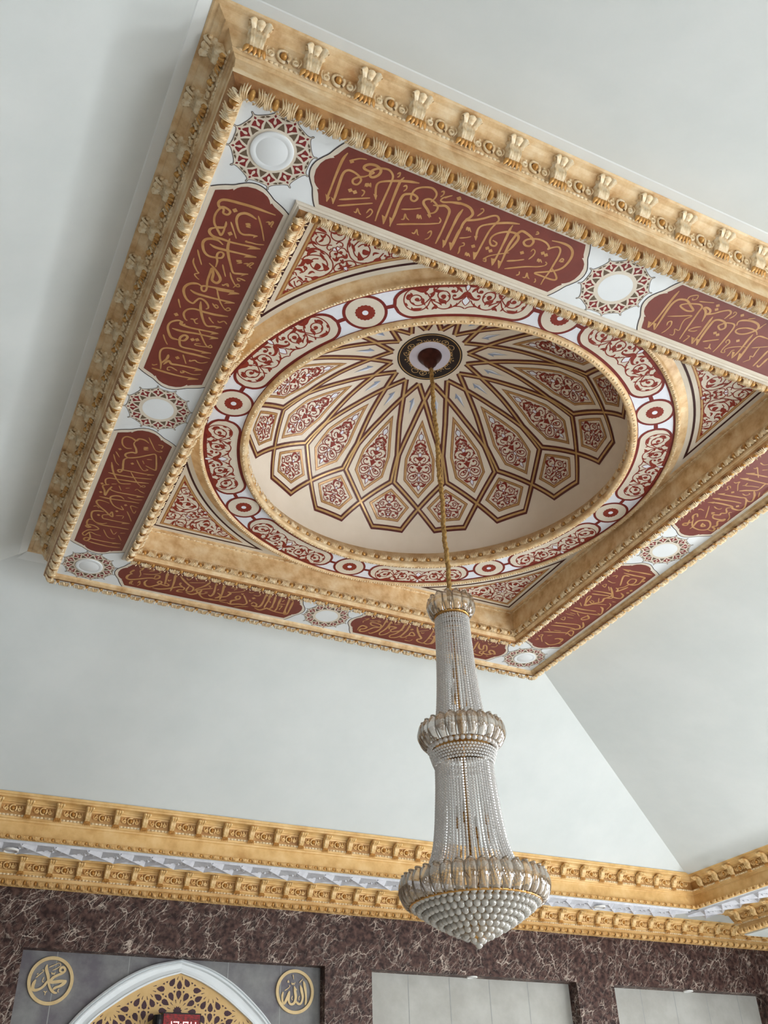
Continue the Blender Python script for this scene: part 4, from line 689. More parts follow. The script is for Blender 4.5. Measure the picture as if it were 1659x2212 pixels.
def ring_units(mb, R, z, n, tilt, unit, inward=True, mat=None):
    for j in range(n):
        a = 2*PI*j/n; ro = np.array([math.cos(a), math.sin(a), 0]); T = np.array([-math.sin(a), math.cos(a), 0])
        Nn = (-ro if inward else ro)*math.cos(tilt)+np.array([0, 0, -math.sin(tilt)]); B = np.cross(T, Nn); B = B if B[2] > 0 else -B
        F = frame(ro*R+np.array([0, 0, z]), T, Nn, B)
        for v, f, m in unit: mb.add(F(v), f, m if mat is None else mat)
small = [ellipsoid((0, 0, 0), (.013, .009, .012), 6, 4)+(0,), leaf([(.022, 0, -.014), (.028, .006, 0), (.022, 0, .016)], .012, .005)+(0,)]
ring_units(b, 2.088, ZR-.022, 260, 1.2, small)
b.build('bead_row', GOLDP, om, smooth=True)

# ------------------------------------------------------------------ dome
EA, EB, EZ = 1.775, 1.15, 7.05
tn += 1
b = MB()
lathe(b, [(1.752, ZR+.003), (1.748, ZR-.014), (1.735, ZR-.026), (1.712, ZR-.030), (1.692, ZR-.022), (1.684, ZR-.006), (1.690, ZR+.006), (1.686, ZR+.014), (1.694, ZR+.024), (1.704, ZR+.030), (1.716, ZR+.075), (1.722, ZR+.085), (1.735, ZR+.092), (1.752, ZR+.165), (1.773, ZR+.175), (1.776, EZ+.012)], 160)
im = tag(b.build('trim_%d' % tn, GOLDN, smooth=True), kind='structure')
b = MB(); ring_units(b, 1.722, ZR-.026, 150, 1.35, small); ring_units(b, 1.700, ZR+.055, 78, .35, acanthus_unit(.137, .070))
b.build('egg_moulding', [GOLDP, GOLDE], im, smooth=True)
dome = empty('dome', (0, 0, EZ), 'shallow cream dome painted with an interlaced sixteen fold star, above the chandelier', 'dome')
b = MB()
lathe(b, [(EA*math.cos(p), EZ+EB*math.sin(p)) for p in np.linspace(0, PI/2-1e-3, 40)], 128)
b.build('dome_shell', CREAM2, dome, smooth=True)
_p = np.linspace(PI/2, 0, 400); _r = EA*np.cos(_p); _z = EB*np.sin(_p)
_rho = np.r_[0, np.cumsum(np.hypot(np.diff(_r), np.diff(_z)))]
r2rho = lambda r: float(np.interp(r, _r, _rho))
def dmp(u, v, l):
    rho = math.hypot(u, v); r = float(np.interp(rho, _rho, _r)); z = EB*math.sqrt(max(0, 1-(r/EA)**2))
    s = 1-(l+.003)/1.4
    if rho < 1e-9: return (0, 0, z*s)
    return (r*s*u/rho, r*s*v/rho, z*s)
ST = math.radians(22.5)
def ar(a, r): rho = r2rho(r); return (rho*math.cos(a*ST), rho*math.sin(a*ST))
dl = lambda m: m.build
def strap(mb, pts, closed=False):
    P = [ar(*p) for p in pts]
    mitre(mb, P, .062, dmp, 0, 0, closed); mitre(mb, P, .022, dmp, .0042, 1, closed)
kite_out = [(0, .575), (.30, .88), (.485, 1.20), (.468, 1.44), (0, 1.62), (-.468, 1.44), (-.485, 1.20), (-.30, .88)]
star = [(-.5, .375), (0, .575), (.5, .375)]
oct_ = [(0, 1.62), (.265, 1.727), (.735, 1.727), (1, 1.62)]
def dome_rep(name, build, mats, half=False, parent=None):
    mb = MB(); build(mb); p = mb.build(name, mats); out = []
    for j in range(16): out.append(share(p, dome if parent is None else parent[j], Matrix.Translation((0, 0, -4e-5*j)) @ Matrix.Rotation(j*ST, 4, 'Z') if parent is None else Matrix.Identity(4)))
    bpy.data.objects.remove(p); return out
def strapping(mb): strap(mb, kite_out, True); strap(mb, star); strap(mb, oct_)
dome_rep('strapwork', strapping, [STRAP, LINEGOLD])
def outline(pts):
    def f(mb):
        P = [ar(*p) for p in pts]
        mitre(mb, P, .030, dmp, .0002, 0, True); mitre(mb, P, .011, dmp, .0010, 1, True)
    return f
kp = dome_rep('kite_panel', outline([(0, .845), (.30, 1.225), (.27, 1.41), (0, 1.535), (-.27, 1.41), (-.30, 1.225)]), [LINEBRN, LINEGOLD])
def orn(data, half, lw, cap):
    def f(mb):
        for s in (1, -1):
            sub = MB(); ornament(sub, data, dmp, s, lw, .001, .28, cap, lambda a, r: ar(a+half, r))
            for V in sub.v: mb.v.append(V)
            for F_, m in zip(sub.f, sub.m): mb.f.append(tuple(i+mb.n for i in F_)); mb.m.append(m)
            mb.n += sub.n
    return f
dome_rep('arabesque', orn(KITE, 0, .0085, .034), [MAROON3, PEARL], parent=kp)
pp_ = dome_rep('pentagon_panel', outline([(.5, 1.502), (.82, 1.612), (.665, 1.687), (.335, 1.687), (.18, 1.612)]), [LINEBRN, LINEGOLD])
dome_rep('arabesque', orn(PENT, .5, .0080, .028), [MAROON3, PEARL], parent=pp_)
def arrow(mb):
    fill(mb, [ar(a, r) for a, r in ((.50, .553), (.66, .615), (.57, .612), (.50, .752), (.485, .62))], dmp, .0005, 0)
    fill(mb, [ar(a, r) for a, r in ((.50, .560), (.485, .62), (.50, .735), (.40, .625))], dmp, .0005, 1)
dome_rep('arrow_mark', arrow, [BLUE, PEARL])
b = MB()
disc(b, (0, 0), .19, .318, dmp, .0005, 0, 64); disc(b, (0, 0), .285, .305, dmp, .0010, 1, 64); disc(b, (0, 0), .268, .276, dmp, .0010, 1, 64)
for j in range(16):
    t = (j+.5)*ST; c, s_ = math.cos(t), math.sin(t)
    tfp = lambda x, y: (x*c-y*s_, x*s_+y*c)
    for sg in (1, -1):
        P = smooth([tfp(.262, 0), tfp(.255, sg*.020), tfp(.235, sg*.036), tfp(.215, sg*.026), tfp(.212, sg*.010), tfp(.224, sg*.008)], 4)
        ribbon(b, P, .007, dmp, .0012, 1)
    fill(b, [tfp(.252, 0), tfp(.236, .012), tfp(.232, 0), tfp(.236, -.012)], dmp, .0012, 1)
disc(b, (0, 0), .0005, .205, dmp, .0018, 2, 48); disc(b, (0, 0), .20, .207, dmp, .002, 1, 48)
for V_ in b.v: V_[:, 2] += EZ
b.build('centre_medallion', [INK, LINEGOLD, LILAC], dome)

# ------------------------------------------------------------------ calligraphy panels on the soffit
END = [(.222, .405), (.190, .388), (.150, .370), (.126, .352), (.120, .362), (.105, .338), (.085, .318), (.050, .301), (.0, .293)]
ENDC = [(.2555, .390), (.220, .366), (.175, .342), (.130, .322), (.095, .297), (.050, .270), (.0, .260)]
def end_loop(E, t_far, far_shift):
    """closed outline in (t, d) for t from E to mirrored about the panel middle"""
    mid = (.405+2.105)/2
    L = [(t, d) for d, t in E]+[(t, -d) for d, t in E[::-1][1:]]
    R = [(2*mid-t, d) for t, d in L[::-1]]
    return L+R
LAB = {'N1': ('at the top, between two lace medallions', 0, -1), 'N2': ('cut by the photo edge above the right spandrel', 0, 1),
       'L1': ('on the left side, the upper one', 3, 1), 'L2': ('on the left side, the lower one', 3, -1),
       'F1': ('on the far side, left of its middle medallion', 2, 1), 'F2': ('on the far side, partly behind the chandelier', 2, -1),
       'R1': ('on the right side, nearer the chandelier', 1, 1), 'R2': ('on the right side, cut by the photo edge', 1, -1)}
bigw = {'N1': .0150, 'N2': .0150, 'L1': .0165, 'L2': .0145, 'F1': .0200, 'F2': .0200, 'R1': .0180, 'R2': .0170}
mps = plane_mp(S)
for key, (txt, k, sg) in LAB.items():
    T, O = runframe(k)
    loc = lambda t, d: (T*t*sg+O*(2.4965+d))[:2]
    c = loc(1.255, 0)
    root = empty('calligraphy_cartouche', (c[0], c[1], S), 'red brown cartouche of ochre script '+txt, 'calligraphy', 'calligraphy cartouches round the soffit')
    b = MB(); LC = [loc(*p) for p in end_loop(ENDC, 0, 0)]
    fill(b, LC, mps, 0, 0)
    half = smooth([(t, d) for d, t in ENDC]+[(t, -d) for d, t in ENDC[::-1][1:]], 4)
    ribbon(b, [loc(*p) for p in half], .007, mps, .0004, 1); ribbon(b, [loc(2.51-p[0], p[1]) for p in half], .007, mps, .0004, 1)
    b.build('border', [CREAM, OUTL], root)
    b = MB(); fill(b, [loc(*p) for p in end_loop(END, 0, 0)], mps, .0008)
    b.build('field', MAROON, root)
    b = MB(); w = bigw[key]*1.18
    for kk, pts in parse(CAL[key]):
        if kk == 'B': ribbon(b, smooth(pts, 6), w, mps, .0014, prof=brush)
        elif kk == 'L': ribbon(b, smooth(pts, 5), w*.8, mps, .0014, prof=brush)
        elif kk == 'S': ribbon(b, smooth(pts, 5), w*.62, mps, .0014, prof=brush)
        elif kk == 'V': fill(b, pts, mps, .0016)
        elif kk == 'D':
            x, y = pts[0]; r = w*.95
            d1 = T[:2]*r; d2 = O[:2]*r
            fill(b, [np.array((x, y))+d1, np.array((x, y))+d2, np.array((x, y))-d1, np.array((x, y))-d2], mps, .0014)
    b.build('lettering', LETTER, root)

# ------------------------------------------------------------------ round medallions
def medallion(x, y, corner, label):
    root = empty('ceiling_medallion', (x, y, S), label, 'medallion', 'lace medallions of the soffit')
    mp = lambda u, v, l: (x+u, y+v, S-.0015-l)
    b = MB(); R = .267; P = []
    for j in range(12):
        for q, rr in ((-.028, 1.000), (0, 1.014), (.028, 1.000), (.036, .978), (.024, .955), (.05, .925), (.16, .895), (.32, .876), (.5, .872), (.68, .876), (.84, .895), (.95, .925), (.976, .955), (.964, .978)):
            a = (j+q+.5)*PI/6; P.append((R*rr*math.cos(a), R*rr*math.sin(a)))
    fill(b, P, mp, 0, 0); ribbon(b, P, .0035, mp, .0003, 1, closed=True)
    b.build('lace', [CREAM, OUTL], root)
    for j in range(12):
        rd, br = MB(), MB(); a0 = (j+.5)*PI/6
        pt = lambda r, d: (R*r*math.cos(a0+math.radians(d)), R*r*math.sin(a0+math.radians(d)))
        fill(rd, [pt(.562, 0), pt(.66, 5.2), pt(.738, 12.0), pt(.785, 6.5), pt(.812, 2.2), pt(.775, 1.1), pt(.705, 3.0), pt(.660, 2.0), pt(.648, 0), pt(.660, -2.0), pt(.705, -3.0), pt(.775, -1.1), pt(.812, -2.2), pt(.785, -6.5), pt(.738, -12.0), pt(.66, -5.2)], mp, .0005)
        fill(rd, [pt(.812, 0), pt(.848, 2.1), pt(.900, 0), pt(.848, -2.1)], mp, .0005)
        bp = lambda r, d: pt(r, d+15)
        fill(br, [bp(.552, -9.5), bp(.556, 0), bp(.552, 9.5), bp(.64, 4.6), bp(.728, 0), bp(.64, -4.6)], mp, .0005)
        for s in (1, -1): fill(br, [bp(.785, s*.8), bp(.820, s*1.8), bp(.800, s*3.2), bp(.838, s*8.4), bp(.853, s*4), bp(.852, s*.8)], mp, .0005)
        rd.build('red_inlay', CRIM, root); br.build('brown_inlay', OLIVE, root)
    b = MB()
    if corner: lathe(b, [(.130, S-.001), (.129, S-.007), (.126, S-.009), (.098, S-.009), (.095, S-.0075), (.092, S-.009), (.0005, S-.009)], 48, (x, y, 0))
    else: disc(b, (0, 0), 0, .120, mp, .0006)
    b.build('light_plate' if corner else 'white_disc', BOARD, root, smooth=True)
for x, y, corner, t in ((-2.5, -2.5, 1, 'with raised plate in the topmost corner of the soffit'), (0, -2.5, 0, 'with flat middle right of the top calligraphy cartouche'),
                     (-2.5, 0, 0, 'with flat middle between the two left calligraphy cartouches'), (-2.5, 2.5, 1, 'with raised plate in the leftmost corner of the soffit'),
                     (0, 2.5, 0, 'with flat middle between the two far calligraphy cartouches'), (2.5, 2.5, 1, 'with raised plate in the lowest corner, right of the chandelier'),
                     (2.5, 0, 0, 'with flat middle between the two right calligraphy cartouches')):
    medallion(x, y, corner, 'cream lace medallion '+t)
# ------------------------------------------------------------------ cornices of the walls
UPPER = [(.215, 5.262), (.212, 5.235), (.196, 5.230), (.190, 5.214), (.150, 5.204), (.128, 5.190), (.122, 5.180), (.104, 5.176), (.098, 5.160), (.066, 5.070), (.062, 5.060), (.070, 5.050), (.058, 5.040), (.052, 5.028), (.030, 5.020), (.026, 5.006), (.006, 4.998), (.002, 4.992), (.002, 4.868), (.018, 4.862), (.030, 4.840), (.024, 4.822), (.010, 4.815), (.0, 4.812)]
LOWER = [(.205, 4.832), (.202, 4.812), (.170, 4.806), (.140, 4.790), (.134, 4.778), (.108, 4.774), (.102, 4.762), (.072, 4.682), (.068, 4.672), (.074, 4.660), (.060, 4.650), (.052, 4.640), (.036, 4.632), (.034, 4.598), (.046, 4.592), (.062, 4.575), (.050, 4.540), (.022, 4.524), (.0, 4.520)]
up_brk = bracket_mesh('bracket', [GOLDFR, GOLDE], .0, .085, .122, .072)
def wall_cornice(base, T, Nn, L0, L1, prof, b0, pitch, zfoot, pfoot, frieze_p, frieze_z, egg_p, egg_z, egg_h, end0=0, end1=0, bead=None):
    """base point on the wall line, along T from L0 to L1, standing out along Nn; end0/end1 = mitre slope of the ends"""
    global tn
    tn += 1; base = np.array(base, float); T = np.array(T, float); Nn = np.array(Nn, float)
    b = MB(); V = []
    for p, z in prof:
        for L, e in ((L0, end0), (L1, end1)): V.append(base+T*(L+e*p)+Nn*p+np.array([0, 0, z]))
    fi = max(range(len(prof)-1), key=lambda i: (prof[i][1]-prof[i+1][1])*(prof[i][0]-prof[i+1][0]))
    for i_, f_ in enumerate(grid_faces(len(prof), 2)): b.f.append(f_); b.m.append(1 if i_ == fi else 0)
    b.add(V, [])
    n = len(prof)
    for s in (0, 1):
        b.add([V[2*i+s] for i in range(n)]+[base+T*((L0, L1)[s])+np.array([0, 0, prof[0][1]])], [tuple(range(n+1)) if s else tuple(range(n, -1, -1))])
    c = tag(b.build('trim_%d' % tn, [GOLDF, GOLDF2]), kind='structure')
    pos = []
    t = b0
    while t < L1-.05+min(0, end1*.2):
        if t > L0+.05: pos.append(t)
        t += pitch
    fo = MB(); nn = Nn*.93-np.array([0, 0, .35]); nn /= np.linalg.norm(nn); B = np.cross(T, nn); B = B if B[2] > 0 else -B
    for t in pos:
        t2 = t+pitch/2
        if t2 > L1-.1: continue
        F = frame(base+T*t2+Nn*frieze_p+np.array([0, 0, frieze_z]), T, nn, B)
        for v, f, m in frieze_unit(.082, pitch*.86): fo.add(F(v), f, m)
    a0, a1 = L0+end0*.07, L1+end1*.07
    bead_row(fo, base+T*a0+Nn*(prof[11][0]+.006)+np.array([0, 0, prof[11][1]]), T, None, a1-a0, .040, .013, 2)
    fo.build('frieze_ornament', [GOLDFR, GOLDE, GOLDP], c, smooth=True)
    em = MB(); acanthus_line(em, base+T*a0+Nn*egg_p+np.array([0, 0, egg_z]), T, Nn*.8+np.array([0, 0, -.6]), a1-a0, .120, egg_h)
    em.build('egg_moulding', [GOLDFR, GOLDE], c, smooth=True)
    for t in pos[:100]:
        m4 = Matrix((Vector(T), Vector(Nn), Vector((0, 0, 1)))).transposed().to_4x4(); m4.translation = Vector(base+T*t+Nn*pfoot+np.array([0, 0, zfoot]))
        br = bpy.data.objects.new('bracket', up_brk); COL.objects.link(br); br.parent = c; br.matrix_local = m4
    return c
X = (1, 0, 0); NY = (0, -1, 0); YD = (0, -1, 0); NX = (-1, 0, 0)
wall_cornice((0, YB, 0), X, NY, -5.2, XB, UPPER, -2.331-.323*9, .323, 5.055, .052, .088, 5.122, .034, 4.840, .062, 0, -1)
wall_cornice((XB, YB, 0), YD, NX, 0, 11.0, UPPER, .30, .323, 5.055, .052, .088, 5.122, .034, 4.840, .062, 1, 0)
wall_cornice((0, YW, 0), X, NY, -5.2, 9.58, LOWER, -2.207-.323*9, .323, 4.665, .060, .094, 4.726, .068, 4.560, .092, 0, 0)
wall_cornice((XW, 5.27, 0), YD, NX, 0, 10.5, [(p, z-.02 if z > 4.6 else z-.03) for p, z in LOWER], .06, .323, 4.645, .060, .094, 4.706, .068, 4.530, .092, -1.2, 0)
# diamond lattice relief under the bulkhead
def lattice(name, base, T, Nn, length, w, n0, mats, label_k):
    global tn; tn += 1
    base = np.array(base, float); T = np.array(T, float); Nn = np.array(Nn, float)
    b = MB()
    P = lambda t, n, d: base+T*t+Nn*n+np.array([0, 0, -d])
    per = .361; N = int(length/per)
    def rib(a, c, wd, h):
        a = np.array(a); c = np.array(c); d = c-a; d = d/np.linalg.norm(d); q = np.array([-d[1], d[0]])*wd/2
        V = [P(*(a+q), 0), P(*(a), h), P(*(a-q), 0), P(*(c+q), 0), P(*(c), h), P(*(c-q), 0)]
        b.add(V, [(0, 1, 4, 3), (1, 2, 5, 4), (0, 2, 1), (3, 4, 5)])
    for i in range(N):
        t = i*per
        rib((t, .02), (t+per, .02+w), .11, .050); rib((t+per, .02), (t, .02+w), .11, .050)
    rib((0, .0), (length, .0), .05, .03); rib((0, w+.04), (length, w+.04), .05, .03)
    c = tag(b.build('trim_%d' % tn, SILVER), kind='structure')
    f = MB()
    for i in range(N):
        for cx in (i*per,):
            if cx < .1: continue
            for q in range(6):
                a = q*PI/3; ct = np.array([cx+.032*math.cos(a), .02+w/2+.032*math.sin(a)])
                v, fc = ellipsoid((0, 0, 0), (.022, .022, .018), 7, 4)
                f.add(v+P(ct[0], ct[1], .012), fc)
            v, fc = ellipsoid((0, 0, 0), (.020, .020, .028), 7, 4); f.add(v+P(cx, .02+w/2, .018), fc)
            for s in (-1, 1):
                v, fc = leaf([(cx+s*.05, 0, 0), (cx+s*.09, .02, .01), (cx+s*.13, .0, 0)], .05, .02)
                f.add([P(q[0], .02+w/2+q[2], q[1]) for q in v], fc)
    f.build('rosette_relief', SILVER, c, smooth=True)
lattice('x', (-5.2, YB+.075, ZB+.008), X, (0, 1, 0), 12.3, .345, 0, None, 0)
lattice('y', (XB+.075, YB+.3, ZB+.006), YD, (1, 0, 0), 10.8, .345, 0, None, 0)
def downlight(x, y, z, r, label, depth=.014):
    root = empty('downlight', (x, y, z), label, 'downlight', 'small round ceiling lights')
    b = MB(); lathe(b, [(r, 0.0), (r*1.0, -depth), (r*.82, -depth*1.2), (r*.74, -depth*.5)], 32, (x, y, z)); b.build('trim_ring', LAMPW, root, smooth=True)
    b = MB(); lathe(b, [(r*.76, -depth*.6), (.0005, -depth*.75)], 32, (x, y, z)); b.build('lens', SILVER, root)
downlight(-2.397, 5.724, ZB-.04, .085, 'round grey plate light in the white lattice soffit at the left edge of the photo', .02)
downlight(5.562, 5.661, ZB-.04, .085, 'round white plate light in the lattice soffit right of the chandelier', .02)
downlight(3.80, 6.352, 3.898, .072, 'small white downlight in the top of the middle recess, below the chandelier')
downlight(7.52, 6.352, 3.89, .072, 'small white downlight in the top of the right hand recess')

# ------------------------------------------------------------------ mihrab recess: arch, screen, discs, clock
YN = YW+.15
ma = empty('mihrab_arch', (-.18, YN, 0), 'white moulded pointed arch framing a gold star lattice on the slate wall', 'arch')
def arch_curve(apex, half, spring, bulge, n=26):
    """half outline from apex to the springing, a circle through three points, then straight down"""
    p0, p2 = np.array([0., apex]), np.array([half, spring]); p1 = np.array(bulge)
    A = np.array([p1-p0, p2-p0])*2; B = np.array([p1@p1-p0@p0, p2@p2-p0@p0]); c = np.linalg.solve(A, B)
    r = np.linalg.norm(p0-c); a0 = math.atan2(*(p0-c)[::-1]); a2 = math.atan2(*(p2-c)[::-1])
    return [tuple(c+r*np.array([math.cos(a), math.sin(a)])) for a in np.linspace(a0, a2, n)]+[(half, 1.6), (half, .8), (half, 0.)]
AO = [tuple(p) for p in smooth([(0, 3.897), (.35, 3.812), (.65, 3.668), (.92, 3.468), (1.15, 3.245), (1.31, 3.0), (1.42, 2.7), (1.47, 2.3)], 5)]+[(1.47, 1.2), (1.47, 0.)]
AI = [tuple(p) for p in smooth([(0, 3.745), (.25, 3.665), (.52, 3.530), (.75, 3.375), (.94, 3.225), (1.09, 3.02), (1.19, 2.72), (1.23, 2.3)], 5)]+[(1.23, 1.2), (1.23, 0.)]
sec = [(0, .0), (.0, .045), (.10, .060), (.13, .036), (.20, .036), (.23, .060), (.30, .062), (.36, .030), (.62, .022), (.84, .036), (.90, .052), (1.0, .048), (1.0, .0)]
b = MB()
for s in (-1, 1):
    V = []
    for (x0, z0), (x1, z1) in zip(AO, AI):
        for t, d in sec: V.append((-.18+s*(x0+(x1-x0)*t), YN-d, z0+(z1-z0)*t))
    b.add(V, grid_faces(len(AO), len(sec)))
b.build('arch_moulding', BOARD, ma)
b = MB(); half = [(-.18+x, z) for x, z in AI[::-1]]; full = half+[(-.36-x, z) for x, z in half[::-1][1:]]
full = [(x, z) for x, z in half]+[(-.36-x, z) for x, z in half[::-1][1:]]
ymp = lambda x, z, l: (x, YN-.012-l, z)
fill(b, full, ymp, 0, 0)
inside = lambda x, z: any(True for _ in [0]) and abs(x+.18) < (np.interp(-z, [-p[1] for p in AI], [p[0] for p in AI]) if z < AI[0][1] else -1)-.018
def cell(P):
    if all(inside(*p) for p in P): fill(b, P, ymp, .002, 1)
for i in range(-6, 7):
    for j in range(-12, 3):
        cx, cz = -.178+.392*i, 3.345+.452*j+(.226 if i % 2 else 0)
        if cz < 2.4 or cz > 4.0: continue
        cell([(cx+.056*(1 if q % 2 else .74)*math.cos(q*PI/12), cz+.056*(1 if q % 2 else .74)*math.sin(q*PI/12)) for q in range(24)])
        for q in range(12):
            a = q*PI/6+PI/12*0
            pt = lambda r, d: (cx+r*math.cos(a+d), cz+r*math.sin(a+d))
            if q % 2 == 0 or True:
                cell([pt(.122, 0), pt(.150, .13), pt(.180, .175), pt(.210, .12), pt(.222, 0), pt(.210, -.12), pt(.180, -.175), pt(.150, -.13)])
            pt2 = lambda r, d: (cx+r*math.cos(a+PI/12+d), cz+r*math.sin(a+PI/12+d))
            cell([pt2(.085, .02), pt2(.125, .04), pt2(.125, -.04), pt2(.085, -.02)])
            cell([pt2(.195, 0), pt2(.222, .055), pt2(.222, -.055)])
b.build('lattice_screen', [LATT, CELL], ma)
def wall_disc(cx, cz, data, label):
    root = empty('calligraphy_disc', (cx, YN, cz), label, 'wall disc', 'round gold calligraphy discs')
    y0 = YN; b = MB(); V = []
    for r, d in ((.249, 0), (.249, .022), (.214, .022), (.214, 0)):
        for j in range(64): V.append((cx+r*math.cos(2*PI*j/64), y0-d, cz+r*math.sin(2*PI*j/64)))
    b.add(V, grid_faces(4, 64, True)); b.build('ring', ROUND, root)
    b = MB(); mp = lambda x, z, l: (cx+x, y0-l, cz+z)
    for kk, pts in parse(data):
        w = .034 if kk == 'B' else .011
        if kk == 'V': fill(b, pts, mp, .014); continue
        P = smooth(pts, 6); ribbon(b, P, w, mp, .012, prof=brush)
    m = 0 if True else 1
    b.build('lettering', ROUND, root)
wall_disc(-1.648, 3.599, RNDL, 'gold ring with interlaced Arabic script on the slate wall, left of the arch')
wall_disc(1.273, 3.615, RNDR, 'gold ring with upright Arabic script on the slate wall, right of the arch')
sg = empty('led_clock', (-.14, 6.33, 3.22), 'red glowing electronic sign in front of the gold lattice, cut off by the bottom edge', 'sign')
b = MB(); box(b, -.375, .075, 6.27, 6.34, 3.02, 3.315); b.build('case', BLACKP, sg)
b = MB(); box(b, -.362, .062, 6.262, 6.272, 3.03, 3.30); b.build('face', LEDR, sg)
b = MB(); box(b, -.47, -.385, 6.25, 6.33, 3.02, 3.275); lathe(b, [(.0005, 0), (.05, .0), (.055, -.05), (.05, -.1), (.0005, -.1)], 16, (-.43, 6.25, 3.28)); b.build('side_speaker', BLACKP, sg)
b = MB(); box(b, -.16, -.12, 6.34, YN-.012, 3.1, 3.2); b.build('wall_arm', BLACKP, sg)
b = MB(); seg = {'a': (0, 1, 1, 1), 'b': (1, .5, 1, 1), 'c': (1, 0, 1, .5), 'd': (0, 0, 1, 0), 'e': (0, 0, 0, .5), 'f': (0, .5, 0, 1), 'g': (0, .5, 1, .5)}
for x0, ss in ((-.32, 'bc'), (-.24, 'abc'), (-.13, 'abcdef'), (-.04, 'bcfg')):
    for s in ss:
        ax, az, bx_, bz = seg[s]; w_, h_ = .052, .105; z0 = 3.113
        cx0, cx1 = sorted((x0+ax*w_, x0+bx_*w_)); cz0, cz1 = sorted((z0+az*h_, z0+bz*h_))
        box(b, cx0-.006, cx1+.006, 6.256, 6.263, cz0-.006, cz1+.006)
for z in (3.15, 3.19): box(b, -.165, -.153, 6.256, 6.263, z, z+.012)
b.build('digits', LEDW, sg)

# ------------------------------------------------------------------ chandelier
ch = empty('chandelier', (0, 0, 8.19), 'tall three tier crystal chandelier hanging on a gold sleeved cable from the dome', 'chandelier')
Z = lambda prof: prof
b = MB(); lathe(b, [(.0005, 8.20), (.115, 8.20), (.118, 8.185), (.105, 8.160), (.075, 8.135), (.070, 8.110), (.058, 8.085), (.034, 8.065), (.024, 8.03), (.0005, 8.02)], 32)
b.build('canopy', BRONZE, ch, smooth=True)
b = MB(); V = []; n = 260
for i in range(n):
    z = 8.04+(5.46-8.04)*i/(n-1); 
    for j in range(12):
        a = 2*PI*j/12; r = .0185+.0045*math.sin(3*a+i*1.1)+.003*math.sin(i*.37+a)
        cx = .006*math.sin(i*.09)
        V.append((cx+r*math.cos(a), r*math.sin(a), z))
b.add(V, grid_faces(n, 12, True)); b.build('cable_sleeve', ROPE, ch, smooth=True)
b = MB(); lathe(b, [(.0005, 5.50), (.013, 5.50), (.013, 3.20), (.0005, 3.20)], 12); 
for i in range(60):
    v, f = ellipsoid((0, 0, 5.3-.034*i), (.019, .015, .019), 8, 4); b.add(v, f)
b.build('centre_rod', GILT, ch, smooth=True)
def crown(z, R, h, n, band_r):
    """ring of outward bulging glass petals with scalloped lips"""
    pm = MB(); m1, m2 = 9, 12; V = []
    wd = 2*PI*R/n
    for i in range(m2):
        u = i/(m2-1)
        rr = band_r+(R-band_r)*math.sin(PI*(.05+.78*u))**.75
        zz = z-h*.52+h*1.02*u
        lip = 1 if u < .78 else math.sqrt(max(0, 1-((u-.78)/.22)**2*.80))
        for j in range(m1):
            a = -1+2*j/(m1-1)
            ang = a*PI/n*(.94*lip)*(.70+.30*min(1, u*1.7))*1.04
            r2 = rr+.018*h/.14*(1-a*a)+(.006 if abs(abs(a)-.75) < .01 else 0)
            V.append((r2*math.cos(ang), r2*math.sin(ang), zz+.02*h*(1-a*a)*(u > .8)))
    pm.add(V, grid_faces(m2, m1))
    for s in (-1, 1):
        P = [V[i*m1+(m1-1 if s > 0 else 0)] for i in range(0, m2, 1)]
        v, f = tube(P, .0042*h/.14, 5); pm.add(v, f)
    rim = [V[i*m1] for i in range(m2-4, m2)]+V[(m2-1)*m1+1:(m2-1)*m1+m1-1]+[V[i*m1+m1-1] for i in range(m2-1, m2-5, -1)]
    v, f = tube(rim, .0055*h/.14, 5); pm.add(v, f)
    p = pm.build('glass_petal', PETAL, smooth=True); me = p.data; bpy.data.objects.remove(p)
    for k in range(n):
        o = bpy.data.objects.new('glass_petal', me); COL.objects.link(o); o.parent = ch
        m4 = Matrix.Rotation(2*PI*k/n, 4, 'Z'); m4.translation = Vector((0, 0, -8.19)); o.matrix_local = m4
    b = MB(); lathe(b, [(band_r-.012, z-h*.55), (band_r+.010, z-h*.56), (band_r+.014, z-h*.46), (band_r-.012, z-h*.44)], 64)
    lathe(b, [(.012, z-h*.45), (band_r, z-h*.45), (band_r, z-h*.49), (.012, z-h*.49)], 48)
    b.build('gilt_band', GILT, ch, smooth=True)
crown(5.395, .178, .16, 14, .128)
crown(4.315, .308, .17, 24, .235)
crown(3.225, .492, .18, 38, .432)
def curtain(n, pts, bead, pitch, name='bead_strand', ph=0.):
    """strands of small cut beads following the profile pts (r, z)"""
    P = smooth(pts, 10); s = np.r_[0, np.cumsum(np.linalg.norm(np.diff(P, axis=0), axis=1))]
    N = int(s[-1]/pitch); mb = MB()
    v0, f0 = ellipsoid((0, 0, 0), (bead*.5, bead*.56, bead*.5), 6, 4); v0 = v0[:, [0, 2, 1]]
    for i in range(N):
        q = s[-1]*(i+.5)/N; r = np.interp(q, s, P[:, 0]); z = np.interp(q, s, P[:, 1])
        mb.add(v0+np.array([r, 0, z]), f0)
    p = mb.build(name, BEAD); me = p.data; bpy.data.objects.remove(p)
    for k in range(n):
        o = bpy.data.objects.new(name, me); COL.objects.link(o); o.parent = ch
        m4 = Matrix.Rotation(2*PI*(k+ph)/n, 4, 'Z'); m4.translation = Vector((0, 0, -8.19)); o.matrix_local = m4
curtain(40, [(.130, 5.295), (.134, 5.10), (.146, 4.80), (.162, 4.58), (.182, 4.42)], .0205, .0205)
curtain(60, [(.205, 4.08), (.214, 3.90), (.240, 3.62), (.275, 3.45), (.345, 3.30)], .0200, .0200)
b = MB()          # gathered skirt under the middle crown
